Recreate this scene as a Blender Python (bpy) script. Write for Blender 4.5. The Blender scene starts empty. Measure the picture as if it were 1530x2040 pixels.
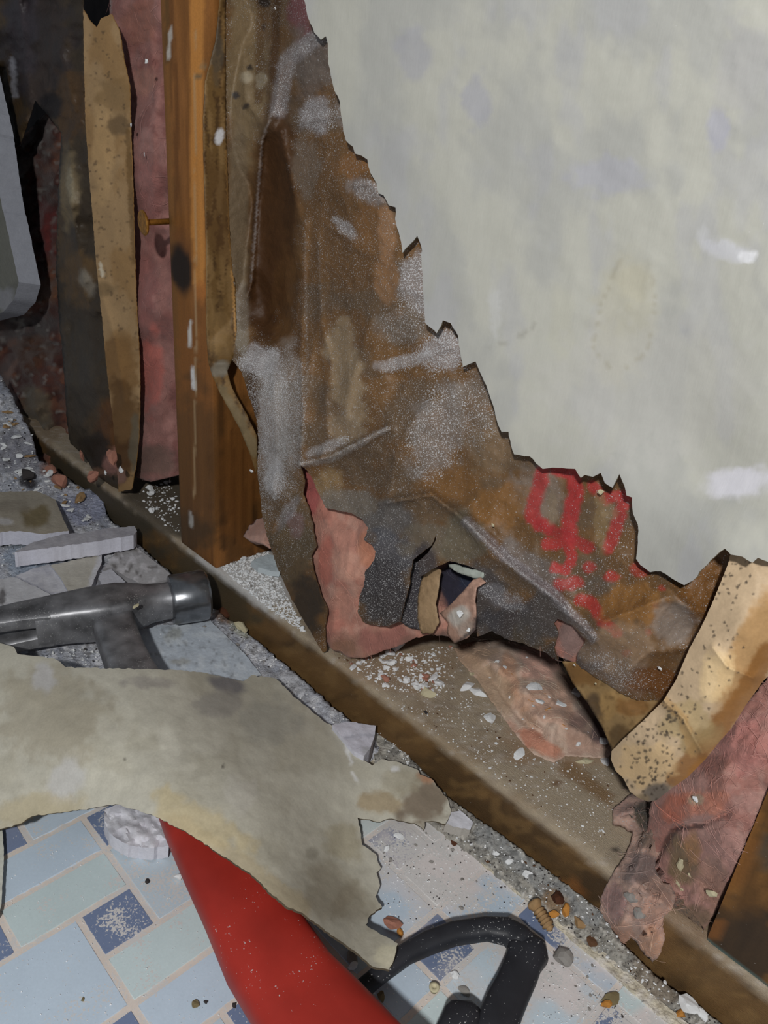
import bpy, math, random
import numpy as np
from mathutils import Vector, Matrix
from mathutils.geometry import delaunay_2d_cdt

random.seed(7); RNG = np.random.default_rng(7)
SC = bpy.context.scene; COL = SC.collection

# ------------------------------------------------------------------ camera, light, exposure
FPX = 1532.0; CX, CY = 765.0, 1020.0
CAM_D, CAM_H = 0.203, 0.254            # distance from the framing's front face, height over the tiles
_d = np.array([-286., 3102., 1532.]); _d /= np.linalg.norm(_d)
_l = np.array([-1685., -912., 1532.]); _l -= _d*(_l@_d); _l /= np.linalg.norm(_l)
RX = -_l; RZ = -_d; RY = np.cross(RZ, RX)
ROT = np.stack([RX, RY, RZ])            # camera (x right, y down, z forward) -> world
CAM = np.array([0., -CAM_D, CAM_H])
cam = bpy.data.cameras.new('camera'); camo = bpy.data.objects.new('camera', cam); COL.objects.link(camo)
r_, u_, b_ = ROT@np.array([1, 0, 0.]), -(ROT@np.array([0, 1., 0])), -(ROT@np.array([0, 0, 1.]))
camo.matrix_world = Matrix(((r_[0], u_[0], b_[0], CAM[0]), (r_[1], u_[1], b_[1], CAM[1]), (r_[2], u_[2], b_[2], CAM[2]), (0, 0, 0, 1)))
cam.sensor_fit = 'VERTICAL'; cam.sensor_height = 36.0; cam.lens = FPX/2040*36.0; cam.clip_start = 0.005; cam.clip_end = 20
SC.camera = camo
w = bpy.data.worlds.new('world'); SC.world = w; w.use_nodes = True
w.node_tree.nodes['Background'].inputs[0].default_value = (0.80, 0.89, 1.0, 1); w.node_tree.nodes['Background'].inputs[1].default_value = 0.16
lt = bpy.data.lights.new('flash_stand_in', 'POINT'); lto = bpy.data.objects.new('flash_stand_in', lt); COL.objects.link(lto)  # stands in for the camera flash, set farther back to even out its falloff
lto.location = Vector(CAM + ROT@np.array([-0.045, -0.075, -0.26])); lt.energy = 8.6; lt.shadow_soft_size = 0.012; lt.color = (1.0, 0.995, 0.97)
SC.view_settings.view_transform = 'Standard'; SC.view_settings.look = 'None'; SC.view_settings.gamma = 1.0
SC.view_settings.use_curve_mapping = False; SC.view_settings.exposure = 0.0

# ------------------------------------------------------------------ measuring helpers
def rays(px, py):
    px = np.asarray(px, float); py = np.asarray(py, float)
    v = np.stack([(px-CX)/FPX, (py-CY)/FPX, np.ones_like(px)], -1)
    return v@ROT.T
def onY(px, py, y=0.0):
    r = rays(px, py); t = (y-CAM[1])/r[..., 1]; return CAM + r*np.asarray(t)[..., None]
def onZ(px, py, z=0.0):
    r = rays(px, py); t = (z-CAM[2])/r[..., 2]; return CAM + r*np.asarray(t)[..., None]
def onX(px, py, x=0.0):
    r = rays(px, py); t = (x-CAM[0])/r[..., 0]; return CAM + r*np.asarray(t)[..., None]
def proj(P):
    v = (np.asarray(P)-CAM)@ROT; return v[..., 0]/v[..., 2]*FPX+CX, v[..., 1]/v[..., 2]*FPX+CY, v[..., 2]
def tps(ctrl, lam=1e-3):
    c = np.array(ctrl, float); X = c[:, :2]/400.; n = len(c)
    def U(d2): return np.where(d2 > 1e-12, d2*np.log(np.maximum(d2, 1e-12)), 0)
    K = U(((X[:, None]-X[None])**2).sum(-1))+lam*np.eye(n)
    Pm = np.hstack([np.ones((n, 1)), X]); A = np.zeros((n+3, n+3)); A[:n, :n] = K; A[:n, n:] = Pm; A[n:, :n] = Pm.T
    s = np.linalg.solve(A, np.concatenate([c[:, 2], np.zeros(3)]))
    def f(px, py):
        Q = np.stack([np.asarray(px, float), np.asarray(py, float)], -1)/400.
        D = U(((Q[:, None]-X[None])**2).sum(-1))
        return D@s[:n]+s[n]+Q@s[n+1:]
    return f
def vn(x, y, seed=0):
    xi = np.floor(x); yi = np.floor(y); fx = x-xi; fy = y-yi
    fx = fx*fx*(3-2*fx); fy = fy*fy*(3-2*fy)
    def h(a, b):
        v = np.sin(a*127.1+b*311.7+seed*74.7)*43758.5453; return v-np.floor(v)
    return (h(xi, yi)*(1-fx)+h(xi+1, yi)*fx)*(1-fy)+(h(xi, yi+1)*(1-fx)+h(xi+1, yi+1)*fx)*fy
def fbm(x, y, seed=0, octv=4):
    a, s, t = 0.5, 0.0, 0.0
    for k in range(octv):
        s = s+a*vn(x, y, seed+k*13); t += a; x = x*2.03+7.1; y = y*2.03+3.7; a *= 0.5
    return s/t
def sm(a, b, x):
    t = np.clip((x-a)/(b-a), 0, 1); return t*t*(3-2*t)
def polydist(px, py, pts):
    d = np.full(px.shape, 1e9)
    for (x0, y0), (x1, y1) in zip(pts[:-1], pts[1:]):
        dx, dy = x1-x0, y1-y0; L2 = dx*dx+dy*dy+1e-9
        t = np.clip(((px-x0)*dx+(py-y0)*dy)/L2, 0, 1)
        d = np.minimum(d, np.hypot(px-x0-t*dx, py-y0-t*dy))
    return d
def inside(px, py, poly):
    r = np.zeros(px.shape, bool); n = len(poly)
    for i in range(n):
        x0, y0 = poly[i]; x1, y1 = poly[(i+1) % n]
        if y0 == y1: continue
        c = (y0 > py) != (y1 > py)
        r ^= c & (px < (x1-x0)*(py-y0)/(y1-y0)+x0)
    return r
def lin(c):
    c = np.asarray(c, float)/255.; return np.where(c <= 0.04045, c/12.92, ((c+0.055)/1.055)**2.4)

# surface-colour layers: stains, dust, print, some shade painted in (col = rgb 0..255, or a float = dust density)
def B(cx, cy, rx, ry, col, s=1.0, ang=0, e=0.5): return ('b', cx, cy, rx, ry, col, s, ang, e)
def L(pts, wd, col, s=1.0, e=0.4): return ('l', pts, wd, col, s, e)
def N(sx, sy, col, lo, hi, s=1.0, seed=3): return ('n', sx, sy, col, lo, hi, s, seed)
def paint(px, py, base, layers, K, dust0=0.0):
    c = np.tile(lin(base), (len(px), 1)); dust = np.full(len(px), dust0)
    for q, l in enumerate(layers):
        if l[0] == 'b':
            _, cx, cy, rx, ry, col, s, ang, e = l; a = math.radians(ang)
            dx, dy = px-cx, py-cy; u = (dx*math.cos(a)+dy*math.sin(a))/rx; v = (-dx*math.sin(a)+dy*math.cos(a))/ry
            m = np.hypot(u, v)+(fbm(px/22., py/22., q*5+1)-.5)*2*e
            m = s*(1-sm(.65, 1.1, m))
        elif l[0] == 'l':
            _, pts, wd, col, s, e = l
            d = polydist(px, py, pts)/wd+(fbm(px/12., py/12., q*5+2)-.5)*2*e
            m = s*(1-sm(.6, 1.05, d))
        else:
            _, sx, sy, col, lo, hi, s, seed = l
            m = s*sm(lo, hi, fbm(px/sx, py/sy, seed, 5))
        if isinstance(col, (int, float)): dust = dust*(1-m)+col*m
        else: c = c*(1-m[:, None])+lin(col)*m[:, None]
    lum = (c*np.array([.25, .6, .15])).sum(1, keepdims=True); c = lum+(c-lum)*.88       # old, dusty surfaces: slightly greyed
    return np.clip(c*K, 0, .92), np.clip(dust, 0, 1)

# ------------------------------------------------------------------ materials
def nt_new(name):
    m = bpy.data.materials.new(name); m.use_nodes = True; nt = m.node_tree
    return m, nt, nt.nodes, nt.links, nt.nodes['Principled BSDF']
def attr_mat(name, rough=.75, spec=.3, var=(120, .25), stretch=(1, 1, 1), speck=(900, (.60, .60, .62)), bump=(500, .25, .0006), bump2=None, metal=0.0, coat=0.0, sheen=0.0, distort=0.0, grain=.4, crumple=0.0):
    """colour from the surface's own Col attribute, broken up by fine procedural noise; Dust attribute sets how thick the plaster grains lie"""
    m, nt, N_, LK, bs = nt_new(name)
    tc = N_.new('ShaderNodeTexCoord'); mp = N_.new('ShaderNodeMapping'); mp.inputs['Scale'].default_value = stretch
    LK.new(tc.outputs['Object'], mp.inputs[0])
    at = N_.new('ShaderNodeAttribute'); at.attribute_name = 'Col'
    du = N_.new('ShaderNodeAttribute'); du.attribute_name = 'Dust'
    n1 = N_.new('ShaderNodeTexNoise'); n1.inputs['Scale'].default_value = var[0]; n1.inputs['Detail'].default_value = 6; n1.inputs['Roughness'].default_value = .65; n1.inputs['Distortion'].default_value = distort
    LK.new(mp.outputs[0], n1.inputs['Vector'])
    mr = N_.new('ShaderNodeMapRange'); mr.inputs['From Min'].default_value = .28; mr.inputs['From Max'].default_value = .72
    mr.inputs['To Min'].default_value = 1-var[1]; mr.inputs['To Max'].default_value = 1+var[1]
    n4 = N_.new('ShaderNodeTexNoise'); n4.inputs['Scale'].default_value = 1150; n4.inputs['Detail'].default_value = 3; LK.new(tc.outputs['Object'], n4.inputs['Vector'])
    av = N_.new('ShaderNodeMix'); av.data_type = 'FLOAT'; av.inputs['Factor'].default_value = grain; LK.new(n1.outputs['Fac'], av.inputs['A']); LK.new(n4.outputs['Fac'], av.inputs['B'])
    LK.new(av.outputs['Result'], mr.inputs[0])
    mul = N_.new('ShaderNodeVectorMath'); mul.operation = 'SCALE'; LK.new(at.outputs['Color'], mul.inputs[0]); LK.new(mr.outputs[0], mul.inputs['Scale'])
    n2 = N_.new('ShaderNodeTexNoise'); n2.inputs['Scale'].default_value = speck[0]; n2.inputs['Detail'].default_value = 3; n2.inputs['Roughness'].default_value = .6
    LK.new(tc.outputs['Object'], n2.inputs['Vector'])
    th = N_.new('ShaderNodeMapRange'); th.inputs['To Min'].default_value = .80; th.inputs['To Max'].default_value = .34   # dust 0..1 -> threshold
    LK.new(du.outputs['Fac'], th.inputs[0])
    sub = N_.new('ShaderNodeMath'); sub.operation = 'SUBTRACT'; LK.new(n2.outputs['Fac'], sub.inputs[0]); LK.new(th.outputs[0], sub.inputs[1])
    sc = N_.new('ShaderNodeMath'); sc.operation = 'MULTIPLY'; sc.inputs[1].default_value = 14; sc.use_clamp = True; LK.new(sub.outputs[0], sc.inputs[0])
    mx = N_.new('ShaderNodeMix'); mx.data_type = 'RGBA'; LK.new(sc.outputs[0], mx.inputs['Factor']); LK.new(mul.outputs[0], mx.inputs['A']); mx.inputs['B'].default_value = (*speck[1], 1)
    LK.new(mx.outputs['Result'], bs.inputs['Base Color'])
    bs.inputs['Roughness'].default_value = rough; bs.inputs['Specular IOR Level'].default_value = spec; bs.inputs['Metallic'].default_value = metal
    bs.inputs['Coat Weight'].default_value = coat; bs.inputs['Coat Roughness'].default_value = .25
    if sheen: bs.inputs['Sheen Weight'].default_value = sheen
    rr = N_.new('ShaderNodeMix'); rr.data_type = 'FLOAT'; LK.new(sc.outputs[0], rr.inputs['Factor']); rr.inputs['A'].default_value = rough; rr.inputs['B'].default_value = .9; LK.new(rr.outputs['Result'], bs.inputs['Roughness'])
    n3 = N_.new('ShaderNodeTexNoise'); n3.inputs['Scale'].default_value = bump[0]; n3.inputs['Detail'].default_value = 5; n3.inputs['Distortion'].default_value = distort
    LK.new(mp.outputs[0], n3.inputs['Vector'])
    add = N_.new('ShaderNodeMath'); add.operation = 'MULTIPLY_ADD'; LK.new(sc.outputs[0], add.inputs[0]); add.inputs[1].default_value = .6; LK.new(n3.outputs['Fac'], add.inputs[2])
    bp = N_.new('ShaderNodeBump'); bp.inputs['Strength'].default_value = bump[1]; bp.inputs['Distance'].default_value = bump[2]
    LK.new(add.outputs[0], bp.inputs['Height']); LK.new(bp.outputs[0], bs.inputs['Normal'])
    if crumple:                                                     # creased paper: facets between folds
        nd = N_.new('ShaderNodeTexNoise'); nd.inputs['Scale'].default_value = 40; LK.new(tc.outputs['Object'], nd.inputs['Vector'])
        md_ = N_.new('ShaderNodeVectorMath'); md_.operation = 'MULTIPLY_ADD'; LK.new(nd.outputs['Color'], md_.inputs[0]); md_.inputs[1].default_value = (.02, .02, .02); LK.new(tc.outputs['Object'], md_.inputs[2])
        vo = N_.new('ShaderNodeTexVoronoi'); vo.inputs['Scale'].default_value = 48; LK.new(md_.outputs[0], vo.inputs['Vector'])
        b2 = N_.new('ShaderNodeBump'); b2.inputs['Strength'].default_value = crumple; b2.inputs['Distance'].default_value = .006
        LK.new(vo.outputs['Distance'], b2.inputs['Height']); LK.new(b2.outputs[0], bp.inputs['Normal'])
    return m
def flat_mat(name, rgb, rough=.6, metal=0.0, spec=.4, var=.25, scale=300, bump=.15, K=1.2, speck=0.0, coat=0.0):
    """plain surface colour with procedural variation and scattered plaster specks"""
    m, nt, N_, LK, bs = nt_new(name)
    c = np.clip(lin(rgb)*K, 0, .9)
    tc = N_.new('ShaderNodeTexCoord'); n1 = N_.new('ShaderNodeTexNoise'); n1.inputs['Scale'].default_value = scale; n1.inputs['Detail'].default_value = 5
    LK.new(tc.outputs['Object'], n1.inputs['Vector'])
    cr = N_.new('ShaderNodeValToRGB'); cr.color_ramp.elements[0].position = .3; cr.color_ramp.elements[1].position = .7
    cr.color_ramp.elements[0].color = (*(c*(1-var)), 1); cr.color_ramp.elements[1].color = (*np.clip(c*(1+var), 0, .92), 1); LK.new(n1.outputs['Fac'], cr.inputs[0])
    out = cr.outputs['Color']
    if speck:
        n2 = N_.new('ShaderNodeTexNoise'); n2.inputs['Scale'].default_value = 1300; n2.inputs['Detail'].default_value = 2; LK.new(tc.outputs['Object'], n2.inputs['Vector'])
        n4 = N_.new('ShaderNodeTexNoise'); n4.inputs['Scale'].default_value = 60; n4.inputs['Detail'].default_value = 3; LK.new(tc.outputs['Object'], n4.inputs['Vector'])
        ad = N_.new('ShaderNodeMath'); ad.operation = 'MULTIPLY_ADD'; LK.new(n4.outputs['Fac'], ad.inputs[0]); ad.inputs[1].default_value = .35; LK.new(n2.outputs['Fac'], ad.inputs[2])
        mr = N_.new('ShaderNodeMapRange'); mr.inputs['From Min'].default_value = .93-speck*.2; mr.inputs['From Max'].default_value = .98-speck*.2; LK.new(ad.outputs[0], mr.inputs[0])
        mx = N_.new('ShaderNodeMix'); mx.data_type = 'RGBA'; LK.new(mr.outputs[0], mx.inputs['Factor']); LK.new(out, mx.inputs['A']); mx.inputs['B'].default_value = (.5, .5, .5, 1); out = mx.outputs['Result']
    LK.new(out, bs.inputs['Base Color'])
    bs.inputs['Roughness'].default_value = rough; bs.inputs['Metallic'].default_value = metal; bs.inputs['Specular IOR Level'].default_value = spec; bs.inputs['Coat Weight'].default_value = coat
    bp = N_.new('ShaderNodeBump'); bp.inputs['Strength'].default_value = bump; bp.inputs['Distance'].default_value = .0008
    LK.new(n1.outputs['Fac'], bp.inputs['Height']); LK.new(bp.outputs[0], bs.inputs['Normal'])
    return m
M = {}
M['kraft'] = attr_mat('kraft_paper', rough=.55, spec=.35, var=(200, .20), speck=(2200, (.55, .54, .55)), bump=(420, .45, .0008), crumple=.30)
M['kraft_clean'] = attr_mat('clean_kraft_paper', rough=.6, spec=.3, var=(60, .15), speck=(1500, (.5, .5, .5)), bump=(300, .2, .0005), crumple=.12)
M['grey_paper'] = attr_mat('grey_board_paper', rough=.8, spec=.2, var=(140, .035), stretch=(3, 1, .5), speck=(1400, (.62, .62, .62)), bump=(500, .12, .0004))
M['old_paper'] = attr_mat('torn_board_paper', rough=.8, spec=.2, var=(130, .14), speck=(1300, (.60, .60, .60)), bump=(350, .2, .0005))
M['wood'] = attr_mat('stud_wood', rough=.55, spec=.3, var=(11, .22), stretch=(14, 14, .7), speck=(1300, (.6, .6, .6)), bump=(16, .3, .0008))
M['wood_plate'] = attr_mat('plate_wood', rough=.6, spec=.3, var=(9, .16), stretch=(1.6, 10, 10), speck=(1700, (.5, .48, .45)), bump=(420, .5, .0010), grain=.6)
M['fiberglass'] = attr_mat('pink_fiberglass', rough=.85, spec=.15, var=(80, .16), stretch=(1, 1, .8), speck=(2200, (.5, .5, .5)), bump=(300, .5, .0008), sheen=.1, distort=2.5)
M['gypsum'] = attr_mat('gypsum', rough=.9, spec=.1, var=(160, .12), speck=(1000, (.6, .6, .62)), bump=(420, .4, .0008))
M['rubble'] = attr_mat('rubble_dust', rough=.95, spec=.05, var=(330, .40), speck=(900, (.62, .62, .64)), bump=(420, .8, .002))
M['tile'] = attr_mat('floor_tile', rough=.42, spec=.4, var=(60, .07), speck=(1100, (.60, .58, .57)), bump=(700, .10, .0003))
M['dark'] = flat_mat('dark_sheathing', (40, 34, 34), .9, var=.4, scale=90)
M['steel'] = flat_mat('forged_steel', (124, 124, 127), .42, metal=.55, var=.55, scale=90, bump=.3, speck=.48)
M['steel_bright'] = flat_mat('polished_steel', (120, 122, 126), .24, metal=.85, var=.3, scale=150, bump=.08, speck=.32)
M['red'] = flat_mat('red_plastic', (172, 50, 40), .48, spec=.3, var=.16, scale=60, bump=.05, speck=.14, K=.80)
M['black'] = flat_mat('black_plastic', (38, 39, 44), .5, spec=.35, var=.2, scale=120, bump=.1, speck=.26)
M['brass'] = flat_mat('rusty_nail', (150, 105, 45), .45, metal=.6, var=.35, scale=500)
def cm(name, rgb, K=1.3, **k): M[name] = flat_mat(name, rgb, k.pop('rough', .85), K=K, var=k.pop('var', .18), scale=420, bump=.3, **k)
cm('white_plaster', (196, 199, 202), K=1.45); cm('cream_plaster', (176, 168, 140)); cm('grey_stone', (128, 124, 120)); cm('tan_crumb', (140, 112, 78))
cm('brown_crumb', (84, 58, 38)); cm('dark_crumb', (48, 44, 44)); cm('amber_crumb', (170, 116, 52)); cm('rust_crumb', (70, 38, 20)); cm('pink_crumb', (150, 104, 88)); cm('olive_crumb', (110, 98, 70))

# ------------------------------------------------------------------ object helpers
def props(o, label=None, cat=None, group=None, kind=None):
    if label: o['label'] = label
    if cat: o['category'] = cat
    if group: o['group'] = group
    if kind: o['kind'] = kind
    return o
def thing(name, loc, label, cat, group=None):
    o = bpy.data.objects.new(name, None); COL.objects.link(o); o.location = Vector(loc); o.empty_display_size = .01
    return props(o, label, cat, group)
def link(name, V, F, mat, parent=None, col=None, dust=None, smooth=True, mats=None, fmat=None):
    V = np.asarray(V, float)
    if parent is not None: org = np.array(parent.matrix_basis.translation) if parent.parent is None else np.array(parent.matrix_basis.translation)+np.array(parent.parent.matrix_basis.translation)
    else: org = np.array([(V[:, 0].min()+V[:, 0].max())/2, (V[:, 1].min()+V[:, 1].max())/2, V[:, 2].min()])
    me = bpy.data.meshes.new(name); me.from_pydata((V-org).tolist(), [], [list(map(int, f)) for f in F])
    for m in (mats or [mat]): me.materials.append(m)
    if fmat is not None: me.polygons.foreach_set('material_index', np.asarray(fmat, np.int32))
    if col is not None:
        a = me.attributes.new('Col', 'FLOAT_COLOR', 'POINT'); a.data.foreach_set('color', np.hstack([col, np.ones((len(col), 1))]).astype(np.float32).ravel())
        a = me.attributes.new('Dust', 'FLOAT', 'POINT'); a.data.foreach_set('value', np.asarray(dust, np.float32))
    if smooth: me.polygons.foreach_set('use_smooth', np.ones(len(me.polygons), bool))
    me.update()
    o = bpy.data.objects.new(name, me); COL.objects.link(o)
    if parent is not None: o.parent = parent
    else: o.location = Vector(org)
    return o
def triangulate(outline, sp, jag=0.0, seed=1):
    pts = []
    n = len(outline)
    for i in range(n):
        a = np.array(outline[i], float); b = np.array(outline[(i+1) % n], float); k = max(1, int(np.hypot(*(b-a))/sp))
        nrm = np.array([-(b-a)[1], (b-a)[0]]); nrm /= (np.hypot(*nrm)+1e-9)
        for j in range(k):
            p = a+(b-a)*j/k
            if jag and j: p = p+nrm*(vn(np.array([p[0]*.35]), np.array([p[1]*.35]), seed)[0]-.5)*2*jag
            pts.append(p)
    bp = np.array(pts); nb = len(bp)
    x0, y0 = bp.min(0); x1, y1 = bp.max(0)
    gx, gy = np.meshgrid(np.arange(x0, x1, sp), np.arange(y0, y1, sp*.87)); gx = gx+(np.arange(gx.shape[0]) % 2)[:, None]*sp*.5
    gx = gx.ravel()+RNG.uniform(-.22, .22, gx.size)*sp; gy = gy.ravel()+RNG.uniform(-.22, .22, gy.size)*sp
    k = inside(gx, gy, pts)
    gx, gy = gx[k], gy[k]
    d = np.full(len(gx), 1e9)
    for c in range(0, nb, 64): d = np.minimum(d, np.hypot(gx[:, None]-bp[None, c:c+64, 0], gy[:, None]-bp[None, c:c+64, 1]).min(1))
    k = d > sp*.55
    allp = np.vstack([bp, np.stack([gx[k], gy[k]], -1)])
    r = delaunay_2d_cdt([Vector(p) for p in allp], [(i, (i+1) % nb) for i in range(nb)], [], 1, 1e-5)
    V = np.array([(v.x, v.y) for v in r[0]]); F = np.array([f for f in r[2] if len(f) == 3], int)
    return V[:, 0], V[:, 1], F
def sheet(name, mat, outline, pos, sp, base, layers=(), K=1.2, parent=None, thick=.0005, back=None, jag=0.0, dust0=0.0, rim=None, bump=0.0, seed=1, smooth=True, fibres=0):
    """a surface with real depth: pos(px,py) gives where each traced point stands; the back is offset by thick or given by back(P)"""
    px, py, F = triangulate(outline, sp, jag, seed)
    P = pos(px, py)
    n = np.cross(P[F[:, 1]]-P[F[:, 0]], P[F[:, 2]]-P[F[:, 0]])
    flip = (n*(CAM-P[F[:, 0]])).sum(1) < 0
    F[flip] = F[flip][:, ::-1]; n[flip] *= -1
    vnm = np.zeros_like(P)
    for k in range(3): np.add.at(vnm, F[:, k], n)
    vnm /= (np.linalg.norm(vnm, axis=1, keepdims=True)+1e-12)
    if bump: P = P+vnm*(bump*(fbm(px/9., py/9., seed+40, 3)-.5)*2)[:, None]
    Q = P-vnm*thick if back is None else back(P)
    e = {}
    for f in F:
        for a, b in ((f[0], f[1]), (f[1], f[2]), (f[2], f[0])):
            e[(a, b)] = 1
    be = [(a, b) for (a, b) in e if (b, a) not in e]
    nv = len(P)
    c, du = paint(px, py, base, layers, K, dust0)
    V = [P, Q]; C = [c, c]; D = [du, du]
    faces = F.tolist()+(F[:, ::-1]+nv).tolist()
    if rim is None:
        faces += [[b, a, a+nv, b+nv] for a, b in be]
    else:                                                          # torn or broken edge with its own colour
        ids = sorted({a for ab in be for a in ab}); mp = {a: i for i, a in enumerate(ids)}; m = len(ids)
        mid = (P[ids]+Q[ids])/2+vnm[ids]*0
        V += [P[ids], Q[ids]]; rc = np.clip(np.tile(lin(rim), (m, 1))*K, 0, .9); C += [rc, rc]; D += [du[ids]*.3]*2
        faces += [[2*nv+mp[b], 2*nv+mp[a], 2*nv+m+mp[a], 2*nv+m+mp[b]] for a, b in be]
    if fibres:                                                      # stray glass threads lying over the surface
        rg = np.random.default_rng(seed+500); base_n = sum(len(v) for v in V); FV = []; FC = []
        for i in rg.integers(0, nv, fibres):
            nn = vnm[i]; t = np.cross(nn, rg.normal(size=3)); t /= np.linalg.norm(t)+1e-9; b2 = np.cross(nn, t)
            ln = rg.uniform(.004, .013); cv = rg.uniform(-1.2, 1.2); r0 = rg.uniform(.00003, .00007); h = rg.uniform(.0001, .0007)
            st = base_n+len(FV)
            for k in range(7):
                q = k/6-.5; p = P[i]+t*ln*q+b2*ln*cv*(q*q-.1)+nn*(h*(1-4*q*q)+.0001)
                for a in range(3):
                    an = a*2.094; FV.append(p+(nn*math.cos(an)+b2*math.sin(an))*r0); FC.append(np.clip(c[i]*rg.uniform(1.3, 2.0)+.05, 0, .85))
            for k in range(6):
                for a in range(3):
                    x0 = st+k*3+a; x1 = st+k*3+(a+1) % 3; faces.append([x0, x1, x1+3, x0+3])
        V.append(np.array(FV)); C.append(np.array(FC)); D.append(np.zeros(len(FV)))
    return link(name, np.vstack(V), faces, mat, parent, np.vstack(C), np.concatenate(D), smooth)
def loft(name, mat, secs, parent=None, n=20, cap=True, smooth=True):
    """secs: (centre, side vector, up vector, a, b, exponent) -> closed lofted solid"""
    V = []; F = []
    for (c, s, u, a, b, e) in secs:
        for k in range(n):
            t = 2*math.pi*k/n; ct, st = math.cos(t), math.sin(t)
            V.append(np.asarray(c)+np.asarray(s)*a*math.copysign(abs(ct)**(2/e), ct)+np.asarray(u)*b*math.copysign(abs(st)**(2/e), st))
    for i in range(len(secs)-1):
        for k in range(n):
            F.append([i*n+k, i*n+(k+1) % n, (i+1)*n+(k+1) % n, (i+1)*n+k])
    if cap:
        F.append(list(range(n))[::-1]); F.append([(len(secs)-1)*n+k for k in range(n)])
    V = np.array(V)
    A, Bq, Cq = V[F[0][0]], V[F[0][1]], V[F[0][2]]
    ctr = V[:n].mean(0)
    if np.dot(np.cross(Bq-A, Cq-A), A-ctr) < 0: F = [f[::-1] for f in F]
    o = link(name, V, F, mat, parent, smooth=smooth)
    return o
def autosmooth(o, ang=40):
    me = o.data
    import bmesh
    bm = bmesh.new(); bm.from_mesh(me)
    for e in bm.edges:
        if len(e.link_faces) == 2 and e.calc_face_angle(0) > math.radians(ang): e.smooth = False
    bm.to_mesh(me); bm.free()

PLATE_Z = .0258
def y_plate(px, py): return onZ(px, py, PLATE_Z+.0007)[..., 1]        # where a sight line meets the plate's top
STUD_X = -.3242
def wallpos(f, creases=(), noise=0.0, ns=40., seed=5, side=True, pclamp=True):
    """depth field over the wall: smooth field, folds in the paper (crease lines), small crumple"""
    def g(px, py):
        y = f(px, py)
        for pts, amp, wd in creases:
            d = polydist(px, py, pts); y = y-amp*np.exp(-d/wd)
        if noise:
            q = fbm(px/ns, py/ns, seed, 4)-.5; q2 = np.abs(fbm(px/(ns*1.7), py/(ns*1.7), seed+9, 3)-.5)
            y = y+noise*(q*1.2+q2*1.6-.35)
        if side:
            r = rays(px, py); ys = CAM[1]+r[:, 1]*((STUD_X+.0012)/np.minimum(r[:, 0], -1e-3))
            y = np.where(px < 760, np.minimum(y, ys), y)
        if pclamp:
            r = rays(px, py); yp = y_plate(px, py)
            y = np.where((py > 840) & (r[:, 2] < 0), np.minimum(y, yp), y)
        return onY(px, py, y)
    return g
def floorpos(f, noise=0.0, ns=25., seed=5):
    def g(px, py):
        z = f(px, py) if callable(f) else np.full(px.shape, f)
        if noise: z = z+noise*(fbm(px/ns, py/ns, seed, 4)-.35)
        return onZ(px, py, z)
    return g
down = lambda z: (lambda P: np.stack([P[:, 0], P[:, 1], np.full(len(P), z)], -1))
backto = lambda y: (lambda P: np.stack([P[:, 0], np.maximum(P[:, 1]+.004, y), np.maximum(P[:, 2], PLATE_Z+.0008)], -1))

exec_order = []
# ------------------------------------------------------------------ the setting
def box_grid(x0, x1, y0, y1, z0, z1, s, seed=0, jit=0.0):
    V = []; F = []
    def face(o, u, v, nu, nv):
        b = len(V)
        for j in range(nv+1):
            for i in range(nu+1): V.append(o+u*i/nu+v*j/nv)
        for j in range(nv):
            for i in range(nu): a = b+j*(nu+1)+i; F.append([a, a+1, a+nu+2, a+nu+1])
    X, Y, Z = np.array([x1-x0, 0, 0]), np.array([0, y1-y0, 0]), np.array([0, 0, z1-z0]); o = np.array([x0, y0, z0])
    nx, ny, nz = [max(1, int(abs(q)/s)) for q in (x1-x0, y1-y0, z1-z0)]
    face(o, X, Z, nx, nz); face(o+Y+X, -X, Z, max(1, nx//6), max(1, nz//6)); face(o+X, Y, Z, ny, nz); face(o+Y, -Y, Z, ny, max(1, nz//2))
    face(o+Z, X, Y, nx, ny); face(o+Y, X, -Y, max(1, nx//6), max(1, ny//6))
    return np.array(V), F
def wood_box(name, mat, dims, s, base, layers, K, label, cat, dust0=0.0, round_=.0012):
    V, F = box_grid(*dims, s)
    x0, x1, y0, y1, z0, z1 = dims
    # soften the arrises and roughen the faces a little
    lo = np.array([x0, y0, z0]); hi = np.array([x1, y1, z1]); c = np.clip(V, lo+round_, hi-round_); dv = V-c; ln = np.linalg.norm(dv, axis=1, keepdims=True)
    V = np.where(ln > round_, c+dv/np.maximum(ln, 1e-9)*round_, V)
    px, py, _ = proj(V)
    c, du = paint(px, py, base, layers, K, dust0)
    o = link(name, V, F, mat, None, c, du); autosmooth(o, 50)
    return props(o, label, cat)

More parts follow.
